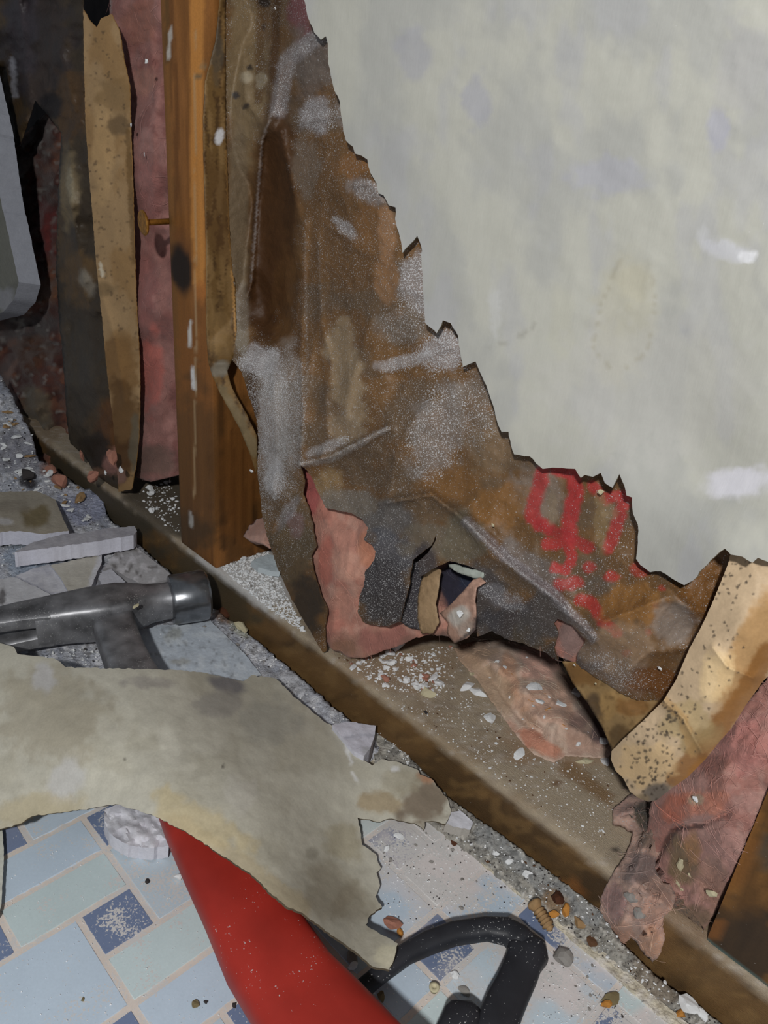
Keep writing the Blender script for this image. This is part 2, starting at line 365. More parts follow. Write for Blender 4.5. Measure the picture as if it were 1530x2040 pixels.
# floor: mosaic of small, double and large tiles set in sandy grout
def build_floor():
    PX, PY = .020, .0199; X0, Y0 = -.209, -.1427
    g = .0009
    V = []; F = []; C = []; D = []
    cols = {'a': (166, 178, 187), 'b': (168, 181, 183), 'c': (161, 174, 187), 'dk': (96, 108, 134)}
    def tile(i0, j0, w_, h_, col, jmin=None, jmax=None):
        xa, xb = X0+i0*PX+g, X0+(i0+w_)*PX-g
        ya, yb = Y0+j0*PY+g, Y0+(j0+h_)*PY-g
        if jmin is not None: ya = max(ya, Y0+jmin*PY+g)
        if jmax is not None: yb = min(yb, Y0+jmax*PY-g)
        yb = min(yb, -.0125)
        if yb-ya < .002: return
        vis = (-.40 < xa < .06) and (ya > -.24)
        s = .0016 if vis else .02
        nx, ny = max(2, int((xb-xa)/s)), max(2, int((yb-ya)/s)); b = len(V)
        rnd = random.uniform(.94, 1.06)
        for j in range(ny+1):
            for i in range(nx+1):
                x = xa+(.0004 if i == 1 else xb-xa-.0004 if i == nx-1 else (xb-xa)*i/nx); y = ya+(.0004 if j == 1 else yb-ya-.0004 if j == ny-1 else (yb-ya)*j/ny)
                edge = i in (0, nx) or j in (0, ny)
                V.append((x, y, -.0009 if edge else 0.0)); C.append(lin(col)*rnd)
        for j in range(ny):
            for i in range(nx): a = b+j*(nx+1)+i; F.append([a, a+1, a+nx+2, a+nx+1])
    def pattern(ox, oy, jlo, jhi):
        for a in range(-22, 23):
            for b in range(-22, 23):
                i = ox-2*a+b; j = oy+a+2*b
                if not (-32 < i < 18 and jlo-3 < j < jhi+3): continue
                tile(i, j, 1, 1, cols['dk'], jlo, jhi)
                i2, j2 = i, j-2                                  # the large square beside it
                if (a+b) % 2 == 0: tile(i2, j2, 2, 2, cols['a'] if a % 2 else cols['c'], jlo, jhi)
                else:
                    q = a % 2; tile(i2, j2, 1, 2, cols['cb'[1-q]], jlo, jhi); tile(i2+1, j2, 1, 2, cols['cb'[q]], jlo, jhi)
    pattern(1, 0, -16, 3); pattern(3, 5, 3, 8)
    # grout bed and slab
    nt0 = len(V); xs = np.arange(-.85, .25, .0025); ys = np.arange(-.46, -.0119, .0025); b = len(V); nx, ny = len(xs), len(ys)
    gz = (fbm(*(np.meshgrid(xs*600, ys*600)), 3, 3)-.5)*.0009
    for j, y in enumerate(ys):
        for i, x in enumerate(xs): V.append((x, y, -.0003+gz[j, i])); C.append(lin((184, 174, 166)))
    for j in range(ny-1):
        for i in range(nx-1): a = b+j*nx+i; F.append([a, a+1, a+nx+1, a+nx])
    b = len(V)
    for p in ((-.85, -.46, -.012), (.25, -.46, -.012), (.25, -.0119, -.012), (-.85, -.0119, -.012), (-.85, -.46, -.003), (.25, -.46, -.003), (.25, -.0119, -.003), (-.85, -.0119, -.003)): V.append(p); C.append(lin((170, 160, 140)))
    F += [[b, b+3, b+2, b+1], [b, b+1, b+5, b+4], [b+1, b+2, b+6, b+5], [b+2, b+3, b+7, b+6], [b+3, b, b+4, b+7]]
    V = np.array(V); C = np.array(C)
    px, py, dep = proj(V)
    px = np.where(dep > .02, px, -999); py = np.where(dep > .02, py, 5000)
    # dust lies thicker toward the plate and under the broken board
    grt = np.zeros(len(V)); grt[nt0:] = 1
    near = sm(-.075, -.02, V[:, 1])*sm(-.2, -.12, V[:, 0]); left = 1-sm(-.33, -.25, V[:, 0]+V[:, 1]*.2)
    patch = fbm(V[:, 0]*120, V[:, 1]*120, 8, 4)
    d = .20+.36*sm(.45, .72, patch)+.50*near*sm(.25, .6, patch)+.35*left+.30*grt
    pal = np.clip(near*sm(.38, .62, fbm(V[:, 0]*90+5, V[:, 1]*90, 19, 4))*1.1+.55*left, 0, .92)[:, None]
    C = C*(1-pal)+lin((186, 178, 176))*pal
    for (cx, cy, r, amt) in ((240, 1825, 60, .28), (105, 1740, 60, .15), (250, 1700, 60, .25), (330, 1790, 70, .25), (810, 1690, 50, .4)):
        m = np.exp(-((px-cx)**2+(py-cy)**2)/r**2); d = d+m*amt
    o = link('floor', V, F, M['tile'], None, np.clip(C*1.42, 0, .9), np.clip(d, 0, .9)); props(o, kind='structure'); autosmooth(o, 60)
build_floor()
# subfloor slab under the plate and the gap
V, F = box_grid(-.85, .25, -.0118, .13, -.03, -.0125, .05)
props(link('floor_slab', V, F, M['dark']), kind='structure').name = 'floor'
# cream edge strip where the tiling stops
V, F = box_grid(-.30, .10, -.0150, -.0105, -.012, .0010, .0016)
V[:, 2] += np.where(V[:, 2] > 0, (fbm(V[:, 0]*300, V[:, 1]*300, 4)-.5)*.0012, 0); V[:, 1] += (fbm(V[:, 0]*200, V[:, 2]*10, 6)-.5)*.0015
px, py, _ = proj(V); c, du = paint(px, py, (186, 177, 156), [N(14, 14, (192, 186, 178), .48, .6, .8), N(7, 7, (140, 128, 108), .62, .7, .6, 9)], 1.25, .3)
props(link('trim_1', V, F, M['rubble'], None, c, du), kind='structure')
# back of the wall cavity
V, F = box_grid(-.85, .25, .095, .115, -.0120, .75, .05); props(link('wall_back', V, F, M['dark']), kind='structure')

# ------------------------------------------------------------------ framing
plate_layers = [
    N(70, 50, (112, 92, 68), .5, .68, .5, 5), N(14, 14, (112, 100, 86), .55, .68, .5, 15), N(5, 5, (156, 146, 136), .6, .7, .5, 25),
]
def build_plate():
    dims = (-.85, .12, 0.0, .089, -.0122, PLATE_Z); s = .0022
    V, F = box_grid(*dims, s); rd = .0022
    lo = np.array([dims[0], dims[2], dims[4]]); hi = np.array([dims[1], dims[3], dims[5]]); c = np.clip(V, lo+rd, hi-rd); dv = V-c; ln = np.linalg.norm(dv, axis=1, keepdims=True)
    V = np.where(ln > rd, c+dv/np.maximum(ln, 1e-9)*rd, V)
    px, py, dep = proj(V)
    top = sm(PLATE_Z-.006, PLATE_Z-.0012, V[:, 2]+(fbm(V[:, 0]*160, V[:, 2]*200, 3)-.5)*.004)
    cf, df = paint(px, py, (92, 66, 32), [N(90, 40, (64, 46, 24), .45, .65, .8, 6), N(30, 18, (112, 84, 44), .55, .7, .5, 7), B(180, 1010, 190, 150, (60, 54, 42), .9), B(420, 1190, 120, 110, (62, 54, 38), .8), B(1200, 1770, 60, 40, (50, 36, 20), .6), B(1130, 1775, 40, 25, (120, 72, 24), .6), B(1430, 1930, 120, 60, (98, 72, 38), .5)], 1.6, .16)
    ct, dt = paint(px, py, (134, 120, 100), plate_layers+[B(490, 1150, 110, 100, (160, 158, 156), .9), B(790, 1330, 130, 50, (126, 104, 80), .6), B(330, 1010, 90, 80, (70, 62, 50), .9), B(1150, 1480, 160, 60, (130, 102, 76), .5), B(1180, 1620, 120, 90, (134, 120, 100), .7), L([(1130, 1530), (1210, 1590)], 18, (108, 80, 46), .8), B(1229, 1698, 8, 8, (36, 32, 32), 1, 0, .1), B(1110, 1558, 10, 9, (92, 62, 34), .9, 0, .2), B(1360, 1830, 60, 60, (110, 88, 66), .8)], 1.75, .34)
    c = cf*(1-top[:, None])+ct*top[:, None]; d = df*(1-top)+dt*top
    o = link('sole_plate', V, F, M['wood_plate'], None, c, d); autosmooth(o, 55)
    props(o, 'long dust-covered brown floor plate running diagonally beside the tiles under the open wall', 'wood plate')
build_plate()
wood_box('wall_stud', M['wood'], (-.3622, STUD_X, 0.0, .089, PLATE_Z, .62), .0018, (140, 88, 30),
    [N(30, 260, (120, 74, 20), .45, .62, .8, 4), N(9, 300, (98, 58, 16), .55, .68, .7, 8),
     L([(392, -40), (392, 300), (396, 560)], 16, (196, 128, 40), .85, .15), B(400, 580, 14, 26, (180, 108, 30), .7),
     B(356, 515, 34, 70, (108, 64, 20), .6, 0, .3), 
     L([(322, 0), (340, 600), (360, 1060)], 16, (112, 74, 26), .6), L([(332, 0), (334, 120)], 6, (86, 60, 24), .7),
     B(400, 780, 60, 160, (128, 78, 24), .7), B(380, 930, 90, 180, (98, 64, 26), .8), B(480, 960, 60, 180, (92, 58, 18), .8), B(370, 1060, 60, 50, (76, 54, 28), .8),
     L([(440, 780), (446, 1090)], 7, (66, 40, 12), .7), L([(462, 860), (468, 1080)], 5, (70, 42, 12), .8), L([(484, 900), (488, 1070)], 5, (64, 38, 10), .8), L([(505, 960), (508, 1050)], 5, (60, 36, 10), .8), B(475, 960, 40, 140, (118, 70, 16), .45),
     L([(340, 60), (336, 120)], 4, (190, 186, 180), .7), L([(380, 640), (377, 690)], 4, (196, 194, 190), .9), L([(383, 735), (388, 775)], 5, (200, 200, 200), .9), L([(380, 1020), (381, 1050)], 4, (186, 184, 180), .7), L([(388, 60), (390, 700), (387, 990)], 2.2, (176, 150, 110), .5, .6),
     B(360, 538, 24, 58, (30, 22, 17), .97, -10, .2), B(395, 155, 8, 6, (90, 86, 66), .8), B(405, 130, 12, 8, (120, 112, 84), .5), B(330, 440, 14, 22, (84, 62, 28), .6)],
    1.12, 'upright orange-brown wooden stud with a dark knot at the left of the opening', 'stud', .10)
wood_box('wall_stud', M['wood'], (-.0330, .0050, 0.0, .089, PLATE_Z, .62), .0024, (112, 74, 24),
    [N(20, 160, (84, 54, 16), .45, .62, .8, 14), L([(1520, 1560), (1440, 1790)], 16, (140, 90, 24), .6), B(1480, 1720, 26, 60, (124, 76, 18), .6, 20),
     B(1500, 1880, 110, 80, (50, 38, 26), .9, 20), B(1425, 1850, 22, 26, (120, 72, 22), .8), L([(1400, 1870), (1440, 1900), (1540, 1975)], 7, (74, 96, 92), .95, .5), B(1528, 1700, 14, 50, (66, 60, 50), .7)],
    1.1, 'dark wooden stud standing on the plate at the lower right edge', 'stud', .16)

# nail standing out of the left stud
b = onY(334., 441., 0.0); hd = thing('nail', b, 'rusty flat-headed nail sticking out of the orange stud above its knot', 'nail')
ax = np.array([-.12, -1, -.06]); ax /= np.linalg.norm(ax); s1 = np.cross(ax, [0, 0, 1.]); s1 /= np.linalg.norm(s1); s2 = np.cross(s1, ax)
loft('shank', M['brass'], [(b-ax*.003, s1, s2, .0015, .0015, 2), (b+ax*.0095, s1, s2, .0014, .0014, 2), (b+ax*.0115, s1, s2, .0022, .0022, 2)], hd, 12)
autosmooth(loft('head', M['brass'], [(b+ax*.0112, s1, s2, .0035, .0035, 2), (b+ax*.0117, s1, s2, .0056, .0056, 2), (b+ax*.0124, s1, s2, .0060, .0060, 2), (b+ax*.0130, s1, s2, .0054, .0054, 2)], hd, 24), 35)

# ------------------------------------------------------------------ the big sheet of grey board paper, upper right
GREY = [(570, -700), (606, 0), (614, 36), (626, 65), (639, 79), (649, 72), (653, 87), (654, 126), (661, 158), (667, 182), (677, 203), (683, 251), (689, 280), (703, 292), (707, 306), (720, 310), (732, 318), (738, 344), (750, 365), (754, 385), (764, 389), (774, 409), (788, 413), (789, 446), (799, 482), (802, 504), (815, 488), (831, 470), (839, 490), (840, 519), (842, 559), (844, 600), (847, 644), (865, 658), (870, 664), (882, 638), (898, 644), (912, 668), (917, 699), (922, 731), (931, 727), (947, 720), (956, 741), (972, 777), (983, 809), (992, 846), (999, 860), (1013, 860), (1018, 887), (1024, 905), (1055, 909), (1081, 934), (1110, 932), (1146, 934), (1157, 952), (1165, 946), (1181, 950), (1197, 942), (1205, 962), (1220, 972), (1234, 944), (1244, 968), (1248, 987), (1259, 991), (1261, 1023), (1271, 1046), (1271, 1081), (1267, 1113), (1275, 1125), (1295, 1140), (1316, 1138), (1338, 1152), (1363, 1166), (1381, 1156), (1401, 1132), (1424, 1109), (1444, 1093), (1456, 1105), (1479, 1109), (1499, 1121), (1510, 1111), (1530, 1119), (1640, 1130), (1760, 1120), (1950, 1150), (1950, -700)]
gf = tps([(606, 0, -.004), (700, 300, -.004), (800, 500, -.005), (900, 650, -.005), (1000, 860, -.005), (1100, 930, -.004), (1234, 950, -.006), (1270, 1100, -.004), (1363, 1166, -.006), (1444, 1093, -.010), (1530, 1115, -.008), (1000, 300, -.003), (1300, 500, -.002), (1500, 100, -.003), (1500, 800, -.004), (1250, 800, -.001), (1400, 950, -.001), (1700, 600, -.004), (1700, 1100, -.008), (1700, -150, -.003), (1950, 1150, -.006), (1950, -700, -.004), (570, -700, -.004), (1200, -700, -.003)])
g_obj = sheet('board_paper', M['grey_paper'], GREY, wallpos(gf, [([(1180, 640), (1290, 600), (1300, 520)], .0006, 10), ([(980, 690), (1060, 650)], .0004, 8)],   .0010, 90., 3, False, False), 9, (174, 173, 163),
    [N(110, 170, (160, 160, 156), .45, .62, .7, 2), N(60, 160, (160, 160, 168), .56, .70, .35, 7), B(820, 110, 40, 60, (152, 152, 164), .5), B(950, 200, 30, 60, (150, 150, 166), .5), B(1430, 260, 26, 50, (160, 160, 178), .6), B(1210, 350, 90, 40, (160, 160, 176), .45), B(1480, 140, 60, 120, (162, 160, 162), .4),
     B(1240, 640, 70, 150, (176, 172, 154), .7, 10, .3), B(1260, 560, 40, 50, (182, 176, 152), .4), B(1120, 640, 26, 90, (176, 174, 158), .5), B(1300, 780, 240, 160, (176, 174, 168), .5), B(1470, 960, 80, 34, (206, 204, 212), .9, -8, .3), B(1450, 500, 60, 24, (190, 190, 196), .8, 15, .4), B(1490, 510, 20, 12, (214, 214, 218), .9), B(985, 620, 12, 60, (184, 184, 182), .6), B(1400, 470, 14, 26, (184, 184, 186), .6),
     L([(975, 690), (1010, 684), (1060, 655), (1066, 640)], 2.5, (150, 148, 138), .6), L([(1215, 735), (1180, 690), (1200, 600), (1235, 520)], 2.5, (156, 150, 132), .5), L([(1235, 745), (1290, 700), (1305, 620), (1300, 540)], 2.5, (158, 152, 134), .5)],
    1.12, None, .0006, None, 1.6, .14, (120, 112, 92), .00012, 2)
props(g_obj, 'large pale grey sheet of torn board paper filling the upper right', 'paper')

# ------------------------------------------------------------------ main insulation batt: pink fibre, kraft facing, stapling flanges
batt = thing('insulation_batt', (-.18, .04, PLATE_Z), 'crumpled brown kraft-faced insulation batt with red print and a torn pink hole', 'insulation')
KR = [(450, -300), (450, 100), (451, 243), (457, 440), (461, 523), (470, 600), (472, 660), (468, 690), (463, 716), (482, 742), (494, 783), (510, 831), (515, 872), (512, 937), (518, 985), (523, 1034), (535, 1078), (551, 1127), (567, 1164), (583, 1198), (615, 1253), (643, 1301), (650, 1297), (648, 1258), (652, 1216), (638, 1180), (624, 1134), (620, 1107), (631, 1088), (624, 1052), (615, 1010), (604, 985), (608, 958), (598, 926), (612, 938), (622, 953), (633, 979), (649, 1012), (674, 1017), (700, 1022), (720, 1033), (734, 1052), (725, 1075), (740, 1085), (748, 1098), (745, 1116), (727, 1139), (725, 1166), (716, 1189), (713, 1221), (724, 1240), (738, 1244), (775, 1248), (798, 1238), (806, 1200), (815, 1168), (818, 1140), (822, 1116), (842, 1100), (860, 1086), (872, 1056), (866, 1080), (852, 1102), (832, 1120), (836, 1150), (872, 1128), (896, 1118), (930, 1126), (958, 1138), (952, 1165), (950, 1200), (948, 1240), (951, 1268), (981, 1257), (1004, 1272), (1040, 1281), (1087, 1301), (1112, 1318), (1104, 1290), (1112, 1262), (1104, 1240), (1112, 1232), (1140, 1246), (1166, 1275), (1150, 1306), (1148, 1322), (1180, 1346), (1212, 1364), (1240, 1382), (1271, 1396), (1326, 1394), (1360, 1350), (1400, 1280), (1440, 1190), (1475, 1150), (1560, 1150), (1560, 1060), (1420, 1050), (1340, 1070), (1310, 900), (1130, 880), (1050, 840), (1000, 720), (950, 640), (900, 560), (870, 440), (800, 340), (740, 230), (700, 100), (690, -60), (680, -300)]
kf = tps([(450, -60, .009), (455, 300, .011), (465, 600, .012), (500, 100, .018), (540, 60, .022), (520, 400, .024), (530, 620, .024), (500, 690, .010), (466, 714, .003), (545, 760, .001), (515, 872, .005), (512, 937, .004), (518, 985, .002), (535, 1078, -.001), (567, 1164, -.003), (615, 1253, -.003), (642, 1299, -.003), (600, 450, .013), (560, 220, .013), (575, 60, .010), (610, 150, .004), (640, 130, .002), (700, 330, .0), (760, 430, .0), (800, 520, .0), (850, 680, .001), (930, 760, .001), (1000, 880, .002), (1060, 920, .003), (1150, 950, .004), (1260, 1000, .004), (1270, 1120, .004), (1360, 1170, .004), (1430, 1130, .010), (1540, 1100, .010), (640, 600, .010), (700, 600, .004), (650, 750, .006), (720, 750, .002), (800, 750, .004), (720, 880, -.002), (780, 860, -.004), (610, 900, -.002), (650, 920, .0), (700, 950, .004), (850, 1000, .0), (900, 900, .003), (1000, 980, .003), (960, 1080, -.002), (1060, 1080, .003), (1150, 1200, .004), (1080, 1200, .0), (1000, 1200, .006), (1040, 1280, .012), (1114, 1317, .012), (1180, 1280, .0), (1300, 1250, -.002), (1350, 1250, .005), (1271, 1395, .002), (1326, 1393, .008), (1212, 1364, .002), (770, 1080, -.002), (830, 1060, -.005), (738, 1244, -.002), (798, 1235, -.003), (770, 1150, -.005), (900, 560, .004), (1000, 720, .005), (1130, 880, .006), (1310, 900, .007), (1340, 1070, .006), (740, 230, .004), (690, -60, .004)])
kc = [([(543, 222), (520, 285), (513, 390), (501, 560), (493, 590)], .004, 7), ([(560, 260), (580, 360), (602, 450), (598, 540), (590, 640)], .0035, 10), ([(610, 440), (600, 700), (605, 820), (598, 925)], .0030, 10), ([(634, 470), (640, 620), (610, 760)], .0020, 9), ([(598, 925), (670, 905), (740, 870), (775, 852)], .0045, 9), ([(650, 790), (655, 880), (640, 910)], .0022, 8), ([(775, 990), (790, 900), (830, 830), (860, 800)], .0025, 16), ([(640, 60), (590, 105), (555, 150), (545, 260)], .0030, 12),
      ([(640, 640), (660, 720), (650, 800)], .0025, 12), ([(740, 640), (700, 760), (690, 830)], .0022, 14), ([(770, 1000), (860, 985), (930, 1040), (1010, 1120), (1090, 1180), (1180, 1265)], .0060, 10), ([(930, 1040), (980, 1110), (1060, 1160), (1120, 1200)], .0030, 8), ([(760, 740), (830, 715), (900, 690)], .0022, 12), ([(600, 1000), (560, 1060), (545, 1080)], .0025, 8), ([(1110, 1180), (1200, 1240), (1330, 1190), (1400, 1220)], .0035, 18), ([(1330, 1170), (1390, 1230), (1400, 1260)], .002, 12), ([(1150, 1310), (1230, 1350), (1290, 1300), (1380, 1290)], .0028, 16), ([(1180, 1080), (1260, 1130), (1300, 1180)], .002, 12), ([(690, 370), (740, 365), (760, 400)], .0020, 12), ([(640, 440), (700, 480)], .0016, 10), ([(720, 190), (690, 230), (610, 240)], .0018, 14), ([(480, 60), (490, 200), (520, 240)], .0022, 12), ([(545, 740), (550, 900), (545, 980)], .0012, 12)]
GRY = (134, 128, 124); DKB = (62, 36, 10); ORB = (128, 82, 26); MID = (104, 74, 38); BLK = (52, 48, 50); REDP = (152, 34, 36)
kl = [N(70, 120, (108, 76, 38), .44, .62, .55, 2), N(90, 60, (86, 70, 52), .48, .66, .7, 11),
      B(490, 130, 45, 220, (110, 92, 64), .9, 0, .3), B(475, 460, 24, 260, (104, 88, 66), .9, 0, .2), B(483, 640, 16, 90, (124, 114, 98), .8), L([(520, 0), (515, 200)], 10, (78, 52, 22), .7), L([(552, 0), (545, 160)], 10, (70, 44, 18), .8),
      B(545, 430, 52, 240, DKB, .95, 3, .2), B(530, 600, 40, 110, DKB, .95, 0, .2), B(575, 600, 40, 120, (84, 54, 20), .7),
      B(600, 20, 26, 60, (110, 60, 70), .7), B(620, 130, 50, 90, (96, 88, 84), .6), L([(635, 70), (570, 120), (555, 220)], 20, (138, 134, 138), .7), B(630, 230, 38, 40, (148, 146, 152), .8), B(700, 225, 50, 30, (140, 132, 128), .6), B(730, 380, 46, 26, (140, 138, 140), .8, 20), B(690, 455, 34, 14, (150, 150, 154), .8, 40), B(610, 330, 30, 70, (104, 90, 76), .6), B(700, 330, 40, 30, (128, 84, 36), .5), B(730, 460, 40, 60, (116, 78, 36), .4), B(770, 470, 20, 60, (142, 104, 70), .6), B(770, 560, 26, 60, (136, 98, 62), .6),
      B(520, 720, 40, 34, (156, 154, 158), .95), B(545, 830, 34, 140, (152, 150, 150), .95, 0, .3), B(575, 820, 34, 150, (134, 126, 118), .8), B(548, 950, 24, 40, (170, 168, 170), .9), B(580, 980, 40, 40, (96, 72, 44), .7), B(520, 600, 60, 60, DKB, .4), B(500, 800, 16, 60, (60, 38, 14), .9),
      B(830, 560, 40, 60, (146, 144, 148), .8), B(880, 700, 50, 40, (152, 150, 154), .85, -20), B(800, 650, 60, 40, (120, 112, 104), .6), B(800, 720, 60, 16, (156, 154, 156), .8, -15), B(690, 740, 40, 110, (132, 112, 84), .8, -10), B(690, 850, 36, 40, (128, 110, 86), .7), B(870, 860, 60, 100, (124, 120, 118), .8, 20), B(940, 820, 50, 80, (112, 104, 96), .7), B(980, 900, 60, 60, (110, 92, 70), .6), B(650, 890, 50, 12, (150, 148, 150), .7, -20), L([(600, 925), (660, 915), (770, 855)], 7, (150, 144, 138), .7), L([(608, 470), (612, 760), (600, 910)], 3, (120, 112, 104), .4), L([(500, 560), (513, 390), (522, 280), (540, 230)], 2.5, (150, 148, 150), .45), L([(634, 480), (640, 620)], 2.5, (112, 104, 96), .4),
      B(1070, 980, 60, 60, (122, 112, 104), .5), B(1000, 1010, 70, 50, (118, 78, 26), .7), B(900, 960, 60, 40, (112, 76, 32), .6), B(650, 960, 30, 40, (130, 106, 70), .7),
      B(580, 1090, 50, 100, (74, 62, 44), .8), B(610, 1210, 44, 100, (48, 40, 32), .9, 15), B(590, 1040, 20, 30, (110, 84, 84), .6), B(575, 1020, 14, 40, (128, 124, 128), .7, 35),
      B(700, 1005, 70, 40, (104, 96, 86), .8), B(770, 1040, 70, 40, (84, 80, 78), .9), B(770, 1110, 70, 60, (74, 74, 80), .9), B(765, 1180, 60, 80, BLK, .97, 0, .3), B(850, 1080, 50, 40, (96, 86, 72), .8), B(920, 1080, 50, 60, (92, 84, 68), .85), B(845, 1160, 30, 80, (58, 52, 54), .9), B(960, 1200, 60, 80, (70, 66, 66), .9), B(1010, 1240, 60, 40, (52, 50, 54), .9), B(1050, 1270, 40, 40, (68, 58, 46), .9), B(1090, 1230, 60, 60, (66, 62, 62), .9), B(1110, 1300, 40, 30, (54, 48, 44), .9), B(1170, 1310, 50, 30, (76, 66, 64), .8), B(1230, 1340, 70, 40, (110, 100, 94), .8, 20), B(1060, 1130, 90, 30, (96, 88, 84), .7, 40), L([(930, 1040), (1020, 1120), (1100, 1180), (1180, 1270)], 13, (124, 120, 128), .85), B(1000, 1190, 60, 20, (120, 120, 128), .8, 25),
      L([(1083, 940), (1067, 999), (1059, 1030), (1091, 1050)], 17, REDP, .85), L([(1110, 938), (1142, 942), (1146, 980), (1134, 1038), (1134, 1070)], 18, REDP, .9), L([(1071, 1046), (1118, 1062), (1173, 1093)], 14, REDP, .8), L([(1181, 968), (1205, 995), (1224, 987), (1256, 987)], 13, REDP, .8), L([(1244, 991), (1232, 1038), (1220, 1070), (1212, 1093)], 16, REDP, .8), L([(1087, 1085), (1126, 1081), (1142, 1109), (1126, 1136), (1106, 1132)], 14, (158, 36, 36), .85), L([(1118, 1164), (1150, 1160)], 16, (150, 36, 34), .8), L([(1154, 1195), (1181, 1203), (1197, 1234), (1228, 1258)], 14, (156, 36, 32), .8),
      B(1173, 1132, 14, 14, REDP, .7), B(1220, 1148, 20, 14, (160, 40, 32), .8), B(1275, 1135, 20, 14, (150, 40, 30), .7), B(1318, 1172, 10, 8, (150, 44, 30), .7), B(1306, 1207, 8, 8, (150, 44, 30), .6), B(1291, 1258, 8, 8, (150, 44, 30), .6), B(1248, 1301, 10, 8, (140, 44, 34), .6), B(1100, 1010, 12, 40, (116, 100, 78), .6), B(1195, 1040, 16, 60, (118, 96, 62), .7), B(1215, 1020, 20, 20, (130, 110, 80), .5),
      B(1260, 1200, 80, 50, (128, 86, 32), .8), B(1340, 1240, 50, 50, (132, 122, 114), .6), B(1240, 1290, 90, 50, (128, 104, 80), .6), B(1300, 1360, 60, 36, (92, 54, 12), .9), B(1400, 1160, 60, 70, (104, 66, 20), .9), B(1195, 1170, 30, 20, (80, 72, 62), .7),
      B(490, 155, 16, 14, (142, 130, 108), .8), B(520, 160, 12, 20, (136, 124, 102), .7), B(470, 190, 9, 9, (52, 50, 52), .9, 0, .2), B(498, 135, 7, 7, (40, 34, 30), .9, 0, .2), B(490, 212, 10, 6, (48, 42, 38), .9, -30, .2), B(525, 55, 6, 8, (50, 40, 34), .8), B(527, 6, 14, 12, (30, 26, 26), .9)]
kd = [B(650, 250, 80, 90, .45, .8), B(600, 130, 70, 120, .35, .8), B(720, 400, 60, 60, .40, .8), B(540, 850, 60, 170, .60, .9), B(515, 720, 50, 40, .68, .9), B(800, 650, 130, 120, .42, .8), B(840, 570, 50, 70, .58, .9), B(880, 700, 60, 60, .62, .9), B(870, 860, 130, 130, .48, .8), B(1000, 960, 160, 120, .36, .8), B(1120, 1010, 120, 120, .34, .7), B(770, 1160, 80, 110, .50, .9), B(960, 1180, 110, 90, .42, .9), B(900, 1060, 100, 60, .36, .8), B(1100, 1180, 100, 60, .46, .9), B(1260, 1260, 140, 100, .34, .8), B(540, 450, 60, 240, .08, .9), B(480, 300, 30, 300, .22, .8), B(610, 1200, 50, 90, .12, .8)]
kl2 = []
for l_ in kl:                                                        # plaster frosting: mostly grains, a little tint
    cc = l_[5] if l_[0] == 'b' else l_[3] if l_[0] == 'l' else None
    if cc is not None and max(cc)-min(cc) < 18 and max(cc) > 106:
        if l_[0] == 'b': kl2.append(l_[:6]+(l_[6]*.5,)+l_[7:]); kd.append(l_[:5]+(min(.85, .30+max(cc)/400.),)+l_[6:])
        else: kl2.append(l_[:4]+(l_[4]*.5,)+l_[5:]); kd.append(l_[:3]+(min(.85, .30+max(cc)/400.),)+l_[4:])
    else: kl2.append(l_)
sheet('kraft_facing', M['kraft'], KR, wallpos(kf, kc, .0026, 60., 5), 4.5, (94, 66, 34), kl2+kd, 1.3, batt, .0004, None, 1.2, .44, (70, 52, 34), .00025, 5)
# pale stapling flange lying along the stud's side, its lower end curling free
FL = [(440, -300), (438, 0), (430, 81), (409, 162), (405, 243), (407, 365), (411, 486), (411, 620), (413, 693), (415, 722), (424, 752), (438, 783), (460, 822), (478, 855), (496, 900), (506, 930), (509, 945), (513, 928), (512, 868), (490, 822), (470, 788), (459, 764), (453, 738), (461, 720), (470, 702), (474, 660), (472, 620), (470, 567), (462, 523), (458, 466), (452, 300), (450, 243), (450, 0), (450, -300)]
ff = tps([(438, -60, .004), (450, -60, .008), (405, 243, -.0003), (450, 243, .0105), (411, 486, -.0003), (460, 500, .0125), (413, 650, -.001), (472, 650, .012), (417, 726, -.006), (452, 734, .000), (438, 783, -.003), (458, 766, .001), (478, 855, .003), (511, 868, .008), (508, 945, .010)])
sheet('stapling_flange', M['kraft_clean'], FL, wallpos(ff, [([(455, 300), (466, 540), (470, 690)], .0012, 3), ([(416, 724), (452, 724)], .0012, 8)], .0008, 30., 8), 4.5, (104, 76, 34),
      [N(10, 60, (128, 98, 54), .5, .64, .8, 3), N(6, 40, (62, 40, 16), .56, .66, .8, 6), B(432, 110, 14, 70, (74, 66, 54), .7), B(437, 272, 9, 18, (196, 196, 200), .95, 15, .3), B(440, 420, 40, 120, (84, 56, 24), .5), B(435, 660, 30, 60, (134, 104, 58), .6), B(440, 735, 26, 18, (108, 100, 86), .9), L([(452, 300), (463, 540), (472, 690)], 3, (176, 128, 62), .8, .2), L([(440, 780), (510, 900)], 16, (112, 96, 66), .8)], 1.2, batt, .0004, None, .6, .14)
# pink fibre seen through the tear
FG = [(585, 930), (596, 915), (625, 930), (700, 1000), (770, 1040), (840, 1100), (960, 1110), (1060, 1180), (1180, 1230), (1186, 1312), (1150, 1322), (1104, 1306), (1050, 1272), (985, 1246), (955, 1258), (925, 1266), (890, 1268), (860, 1264), (825, 1272), (795, 1286), (760, 1298), (720, 1312), (690, 1308), (655, 1290), (635, 1240), (625, 1180), (605, 1090), (588, 1020)]
fgf = tps([(590, 930, .004), (610, 950, .004), (640, 1050, .0), (690, 1100, .000), (670, 1200, -.001), (720, 1060, .003), (640, 1250, .002), (660, 1295, .002), (720, 1300, .001), (740, 1180, .006), (800, 1260, .006), (850, 1290, .006), (900, 1200, .014), (960, 1130, .016), (940, 1290, .012), (1050, 1250, .016), (1130, 1270, .010), (1180, 1300, .014), (1100, 1200, .012), (840, 1110, .012)])
PK = (184, 128, 110)
